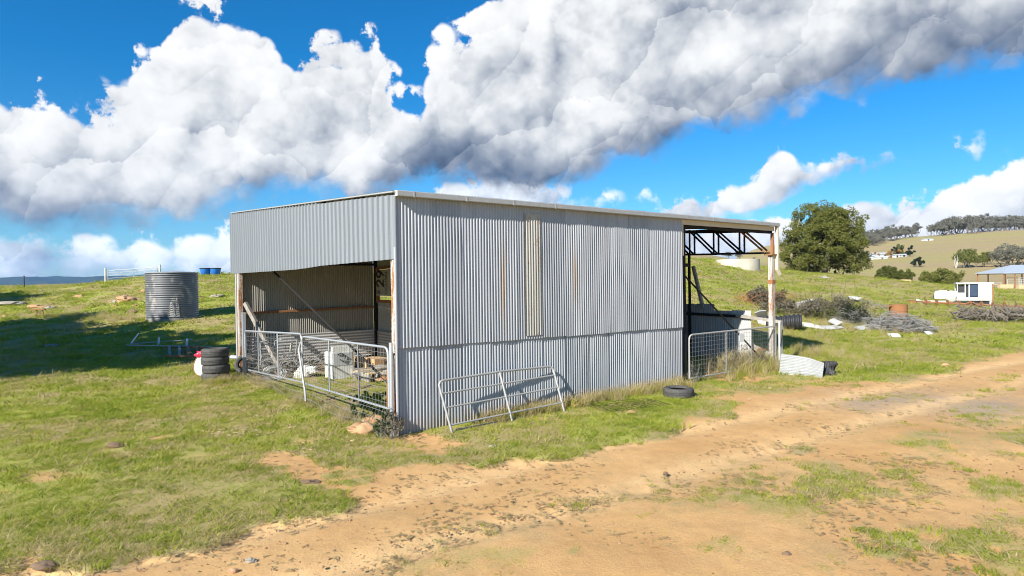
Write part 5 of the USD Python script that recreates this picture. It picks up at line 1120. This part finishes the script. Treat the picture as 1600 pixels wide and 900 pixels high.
for k in range(9): obj('stalk', MB().tube([(-.7 + k * .08, 0, 0), (-.35 + k * .12, .05, .45 + .03 * k), (.25 + k * .10, 0, .60 - .05 * k)], .022, 5), M['offwhite'], t)
dr_ = G(1413, 506); t = thing('rusty_drum', 'rusty steel drum standing behind the grey branch heap', 'drum', dr_ + [0, .5, 0], 0); obj('shell', lathe([(.44, -.1), (.44, .3), (.46, .32), (.44, .34), (.44, .66), (.46, .68), (.44, .70), (.44, .98), (.455, 1.0), (.42, 1.0), (.42, .1), (0, .1)], 24), M['rust'], t, 40); obj('torn_lip', MB().bar((-.70, 0, .86), (-.40, 0, .97), .3, .02), M['rust'], t)
t = thing('fence_wire_mat', 'low grey tangle of old netting on the slope above the brambles', 'netting', G(1355, 474), 0); b = MB(); rs = np.random.RandomState(15); qa, qb = G(1300, 462) - G(1355, 474), G(1395, 486) - G(1355, 474)
for k in range(160): s = rs.rand(); c = qa + (qb - qa) * s + np.r_[rs.normal(0, .35, 2), .05]; b.tube([c, c + [rs.normal(0, .2), rs.normal(0, .1), rs.uniform(.02, .12)], c + [rs.normal(0, .4), rs.normal(0, .2), rs.uniform(0, .08)]], .008, 3, False)
obj('netting', b, M['stick'], t)
t = thing('netting_mat', 'flat sheet of dark wire netting on the grass before the long wall', 'netting', G(985, 636), .45); b = MB()
for k in range(15): b.tube([(-.9 + k * .12, -.42, .04 + .02 * math.sin(k)), (-.9 + k * .12 + .03, 0, .055), (-.9 + k * .12, .42, .04)], .004, 3, False)
for k in range(8): b.tube([(-.9, -.42 + k * .12, .05), (0, -.42 + k * .12, .06 + .02 * math.sin(k)), (.85, -.42 + k * .12, .045)], .004, 3, False)
obj('netting', b, M['dark_steel'], t)
t = thing('board_scrap', 'weathered grey board on the soil under the pipe gate', 'board', G(770, 664), SYAW); obj('board', MB().bar((-.9, 0, .03), (.8, .05, .035), .05, .03), M['timber'], t); obj('stick', MB().bar((-.3, .2, .05), (.25, .32, .12), .03, .03), M['dark_steel'], t)
t = thing('scrap_pile', 'leaning weathered boards and rusty wire just right of the low bay wall', 'scrap', shed(13.6, .9, 0), SYAW); obj('board', MB().bar((0, .6, 1.25), (.25, -.2, .1), .03, .2), M['galv_pale'], t); obj('board', MB().bar((-.15, .2, .7), (.2, -.5, .3), .03, .25), M['timber'], t); b = MB(); rs = np.random.RandomState(4)
for k in range(18): aa = np.linspace(0, 6.3, 14); b.tube(np.stack([.26 * np.cos(aa) + rs.normal(0, .03), rs.normal(0, .05) + 0 * aa - .3, .3 + .27 * np.sin(aa)], -1), .012, 4)
obj('wire', b, M['rust'], t); obj('sheet', corr((-.4, -.35, .0), X, Z, -Y, .9, .28, rows=2), M['galv_pale'], t, True)

# old white cab wreck, cultivator, sleepers
U = at(1510, 477, 47); k_ = .04807; ut = thing('cab_wreck', 'old white truck cab wreck with round bonnet standing in the grass at right', 'vehicle', U, -.5, s=(.78, .8, 1.0))
ut_rot = -.5
def ub(x0, x1, y0, y1, z0, z1): return MB().box((x0, y0, z0), (x1, y1, z1))
hood = MB(); aa = np.linspace(0, math.pi, 14); Pn = np.array([[(x, -.62 * math.cos(a) * s, .50 + .62 * s * math.sin(a) ** .7) for a in aa] for x, s in ((-2.62, .30), (-2.58, .72), (-2.45, .92), (-2.1, 1.0), (-1.55, 1.0))]); v, f = grid(Pn); hood.add(v, f)
obj('bonnet', hood, M['white'], ut, True); gd = rock(.52, 71, 3, (1.0, .45, .85), .12).apply_translation((-1.25, -.62, .66)); obj('mudguard', gd, M['offwhite'], ut, True)
obj('scuttle', ub(-1.55, -.82, -.6, .6, .4, 1.05), M['white'], ut)
obj('floor', ub(-.85, 1.95, -.75, .75, .36, .46), M['offwhite'], ut); obj('roof', MB().box((-.9, -.82, 1.62), (2.0, .82, 1.69)), M['white'], ut)
for x in (-.83, -.22, .08, 1.88):
    for y in (-.72, .72): obj('pillar', ub(x, x + .08, y - .04, y + .04, .46, 1.62), M['white'], ut)
obj('door_panel', ub(-.76, -.23, -.755, -.735, .46, .95), M['offwhite'], ut); obj('side_panel', ub(.83, 1.90, -.79, -.762, .47, 1.60), M['white'], ut); obj('side_window', ub(.16, .825, -.75, -.74, .66, 1.55), M['glass'], ut); obj('cab_interior', ub(-.70, 1.85, -.5, .70, .47, 1.5), M['char'], ut); obj('rust_edge', ub(1.86, 1.965, -.80, -.765, .3, 1.6), M['rust'], ut); obj('panel_seam', ub(.80, .828, -.795, -.78, .47, 1.6), M['offwhite'], ut); obj('grille', MB().box((-2.66, -.2, .52), (-2.63, .2, .75)), M['char'], ut); obj('gutter', ub(-.9, 2.0, -.86, -.82, 1.60, 1.64), M['offwhite'], ut); obj('sill_panel', ub(-.2, .83, -.78, -.757, .46, .60), M['white'], ut); obj('back_panel', ub(1.89, 1.93, -.6, .6, .47, 1.6), M['offwhite'], ut); obj('far_panel', ub(.2, 1.88, .74, .76, .47, 1.6), M['offwhite'], ut)
obj('chassis', ub(-3.4, 1.9, -.45, -.35, .22, .34).box((-3.4, .35, .22), (1.9, .45, .34)), M['offwhite'], ut); obj('under_box', ub(.1, 1.7, -.6, .6, .05, .33), M['black'], ut); obj('leg', ub(1.7, 1.82, -.7, -.6, -.1, .36), M['white'], ut); obj('drawbar', MB().bar((-3.4, -.4, .28), (-4.1, -.3, .40), .12, .10), M['white'], ut)
for x in (-1.2, 1.1): obj('wheel', lathe([(.15, -.1), (.33, -.1), (.36, -.05), (.36, .05), (.33, .1), (.15, .1)], 18).apply_transform(trimesh.transformations.rotation_matrix(math.pi / 2, [1, 0, 0])).apply_translation((x, -.5, .2)), M['rubber'], ut)
Hc = at(1555, 503, 36); hr = thing('disc_cultivator', 'rusty old disc cultivator with tangled grey tines in front of the white cab', 'farm implement', Hc, -.35); rs = np.random.RandomState(31)
obj('frame', MB().bar((-2.0, -.5, .42), (2.6, -.5, .36), .08, .10).bar((-2.0, .6, .45), (2.6, .6, .45), .08, .10).bar((-2.0, -.5, .42), (-2.0, .6, .45), .08, .08).bar((.2, -.5, .42), (.2, .6, .45), .08, .08), M['old_iron'], hr)
for k in range(3):
    obj('leg', MB().bar((-2.0 + k * 1.9, -.55, -.05), (-2.0 + k * 1.9, -.52, .62 if k == 1 else .5), .08, .08), M['old_iron'], hr)
b = MB()
for k in range(520):
    c = np.array([rs.uniform(-1.9, 2.6), rs.uniform(-.9, .6), rs.uniform(.05, .8)]); a = rs.uniform(0, 6.28); b.tube([c, c + [.15 * math.cos(a), .1 * math.sin(a), .14 * rs.normal()], c + [.45 * math.cos(a), .25 * math.sin(a), .20 * rs.normal()]], rs.uniform(.012, .03), 5)
obj('tines', b, M['old_iron'], hr)
obj('axle', MB().tube([(-3.3, 1.3, 1.05), (3.2, .9, .72)], .055, 7), M['rust'], hr)
for k in range(11):
    x = -3.1 + k * .55; obj('disc', lathe([(0, .03), (.06, .03), (.20, -.01), (.20, -.025), (.05, -.03), (0, -.03)], 12).apply_transform(trimesh.transformations.rotation_matrix(math.pi / 2, [0, 1, .2])).apply_translation((x, 1.25 - .055 * k, 1.05 - .028 * k)), M['rust'], hr)
obj('wheel', lathe([(.28, -.04), (.33, -.04), (.33, .04), (.28, .04), (.28, -.04)], 20).apply_transform(trimesh.transformations.rotation_matrix(math.pi / 2, [1, 0, 0])).apply_translation((-.9, 1.0, .75)), M['rust'], hr)
t = thing('sleeper', 'dark old sleeper lying on the grass left of the white cab', 'timber', at(1442, 474, 46), -.1); obj('beam', MB().box((-.46, -.15, -.02), (.46, .15, .24)), M['rock_d'], t); obj('grain', MB().box((-.46, -.153, .1), (.46, -.1505, .13)), M['timber'], t)
t = thing('rust_box', 'small rusty box on the grass left of the dark sleeper', 'box', at(1425, 474, 46), .1); obj('box', MB().box((-.24, -.15, -.02), (.24, .15, .18)), M['rust'], t); obj('lid', MB().box((-.26, -.17, .182), (.26, .17, .2)), M['rust'], t)
t = thing('timber_pile', 'little pile of pale timber on the field edge below the two joined bushes', 'timber', at(1417, 439, 70), 0); 
for k in range(3): obj('billet', MB().bar((-.5, .2 * k, .12 + .05 * k), (.4 + .1 * k, .2 * k - .05, .14), .16, .18), M['fresh' if k < 2 else 'rock_d'], t)
# concrete tank seen through the truss
ct = at(1165, 416.5, 62); t = thing('concrete_trough', 'low round pale concrete tank on the slope seen through the open bay', 'tank', ct + [0, 2.2, .05], 0); obj('wall', lathe([(2.15, -.9), (2.15, 1.05), (2.03, 1.05), (2.03, .3), (0, .3)], 40), M['concrete'], t, 30)
for k in range(8): obj('rubble', rock(.22, 90 + k, 2, (1.2, .8, .7), .6).apply_translation((-1.9 + rs.normal(0, .35) + .1 * k, -1.9 + rs.normal(0, .3), .15)), M['offwhite'], t)
# yard shed and rails at the right edge
ys_ = at(1588, 447, 108); YS = thing('yard_shed', 'open stockyard shed with pale blue-grey hip roof at the right edge', 'shed', ys_, -.05); Hh, Lh, Dh = 2.55, 10.5, 7.0
rv = [(-4.6, -3.5, Hh), (6.4, -3.5, Hh), (6.4, 3.5, Hh), (-4.6, 3.5, Hh), (-.9, 0, Hh + 1.35), (2.9, 0, Hh + 1.35)]; rv = rv + [(a, b_, c_ - .12) for a, b_, c_ in rv[:4]]
obj('roof', (np.array(rv), np.array([[0, 1, 5], [0, 5, 4], [1, 2, 5], [2, 3, 4], [2, 4, 5], [3, 0, 4], [0, 6, 7], [0, 7, 1], [1, 7, 8], [1, 8, 2], [2, 8, 9], [2, 9, 3], [3, 9, 6], [3, 6, 0]])), M['roof_blue'], YS)
for x in (-4.3, -2.5, .4, 3.3, 6.1):
    for y in (-3.2, 3.2): obj('post', MB().tube([(x, y, -.3), (x, y, Hh - .05)], .10, 7), M['rust'], YS)
for y in (-3.2, 3.2): obj('beam', MB().bar((-4.4, y, Hh - .16), (6.2, y, Hh - .16), .08, .12), M['dark_steel'], YS)
for j, (q, lab) in enumerate(((-2.2, 'pale pipe stockyard rails inside the yard shed at right'), (-4.6, 'nearer pale pipe stockyard rails in front of the yard shed'))):
    t = thing('yard_rails', lab, 'fence', ys_ + [-.6, q, 0], -.03); 
    for x in np.arange(-2.6, 6, 1.15): obj('upright', MB().tube([(x, 0, -.2), (x, 0, 1.75)], .05, 5), M['galv_pale'], t)
    for z in (.3, .65, 1.0, 1.35, 1.7): obj('rail', MB().tube([(-2.6, 0, z), (6, 0, z)], .035, 5), M['galv_pale'], t)
t = thing('pale_wall', 'low pale rail fence on the ground left of the yard shed', 'fence', ys_ + [-6.5, -1, 0], -.05)
for z in (.25, .55, .85): obj('rail', MB().bar((-3, 0, z), (3, 0, z), .05, .08), M['galv_pale'], t)
for x in (-3, -1, 1, 3): obj('upright', MB().bar((x, .06, -.1), (x, .06, .95), .08, .08), M['offwhite'], t)
for (px, lab) in ((1571, 'yellow timber feed trough in front of the yard shed'), (1600, 'second yellow timber trough at the right edge of view')):
    t = thing('feed_trough', lab, 'trough', at(px, 450, 92), -.05); obj('box', MB().box((-.95, -.3, .12), (.95, .3, .72)), M['fresh'], t); obj('leg', MB().box((-.8, -.25, -.1), (-.7, .25, .12)), M['rust'], t); obj('leg', MB().box((.7, -.25, -.1), (.8, .25, .12)), M['rust'], t)
# farmstead on the far slope
def house(label, px, py, d, w, dp, h, wall, roof, rz=0.0):
    t = thing('farm_building', label, 'building', at(px, py, d), rz); obj('wall', MB().box((-w / 2, -dp / 2, -.5), (w / 2, dp / 2, h)), M[wall], t); r = [(-w / 2 - .3, -dp / 2 - .3, h), (w / 2 + .3, -dp / 2 - .3, h), (w / 2 + .3, dp / 2 + .3, h), (-w / 2 - .3, dp / 2 + .3, h), (-w / 2 - .3, 0, h + dp * .22), (w / 2 + .3, 0, h + dp * .22)]
    obj('roof', (np.array(r), np.array([[0, 1, 5], [0, 5, 4], [2, 3, 4], [2, 4, 5], [1, 2, 5], [3, 0, 4], [0, 3, 2], [0, 2, 1]])), M[roof], t); obj('door', MB().box((-.5, -dp / 2 - .03, 0), (.5, -dp / 2 - .003, min(2.1, h * .85))), M['dark_steel'], t)
house('white low shed at the left of the far farmstead', 1354.5, 410, 335, 5, 3, .8, 'white', 'white'); house('grey block building in the far farmstead', 1363, 409, 340, 5, 4, 1.5, 'galv', 'panelgrey'); house('long farmhouse with grey roof in the far farmstead', 1379, 408.5, 352, 13, 5, 1.6, 'panelgrey', 'panelgrey'); house('white shed in front of the long farmhouse', 1376, 411, 336, 6, 3, .7, 'white', 'white'); house('small white house beside the orange tree', 1400, 409.5, 336, 2.6, 2.5, 1.1, 'white', 'offwhite'); house('grey shed at the right end of the farmstead', 1410, 409.5, 336, 3.5, 3, .9, 'panelgrey', 'panelgrey')
house('lone white shed high on the far slope', 1449, 384, 520, 8, 3, 1.0, 'white', 'roof_blue')

# ------------------------------------------------------------------ haze that blues the far hills
hz = MB().box((-6700, -6700, -160), (6700, 6700, 260)).get()
g = Graph(); vol = g('principled_volume', color=(0.24, 0.54, 1.0), density=0.00005, anisotropy=0.0)
tag(usdkit.mesh(stage, '/World/haze', hz, g.build('haze', volume=vol)).GetPrim(), 'thin blue haze over the whole valley', 'haze', kind='stuff')
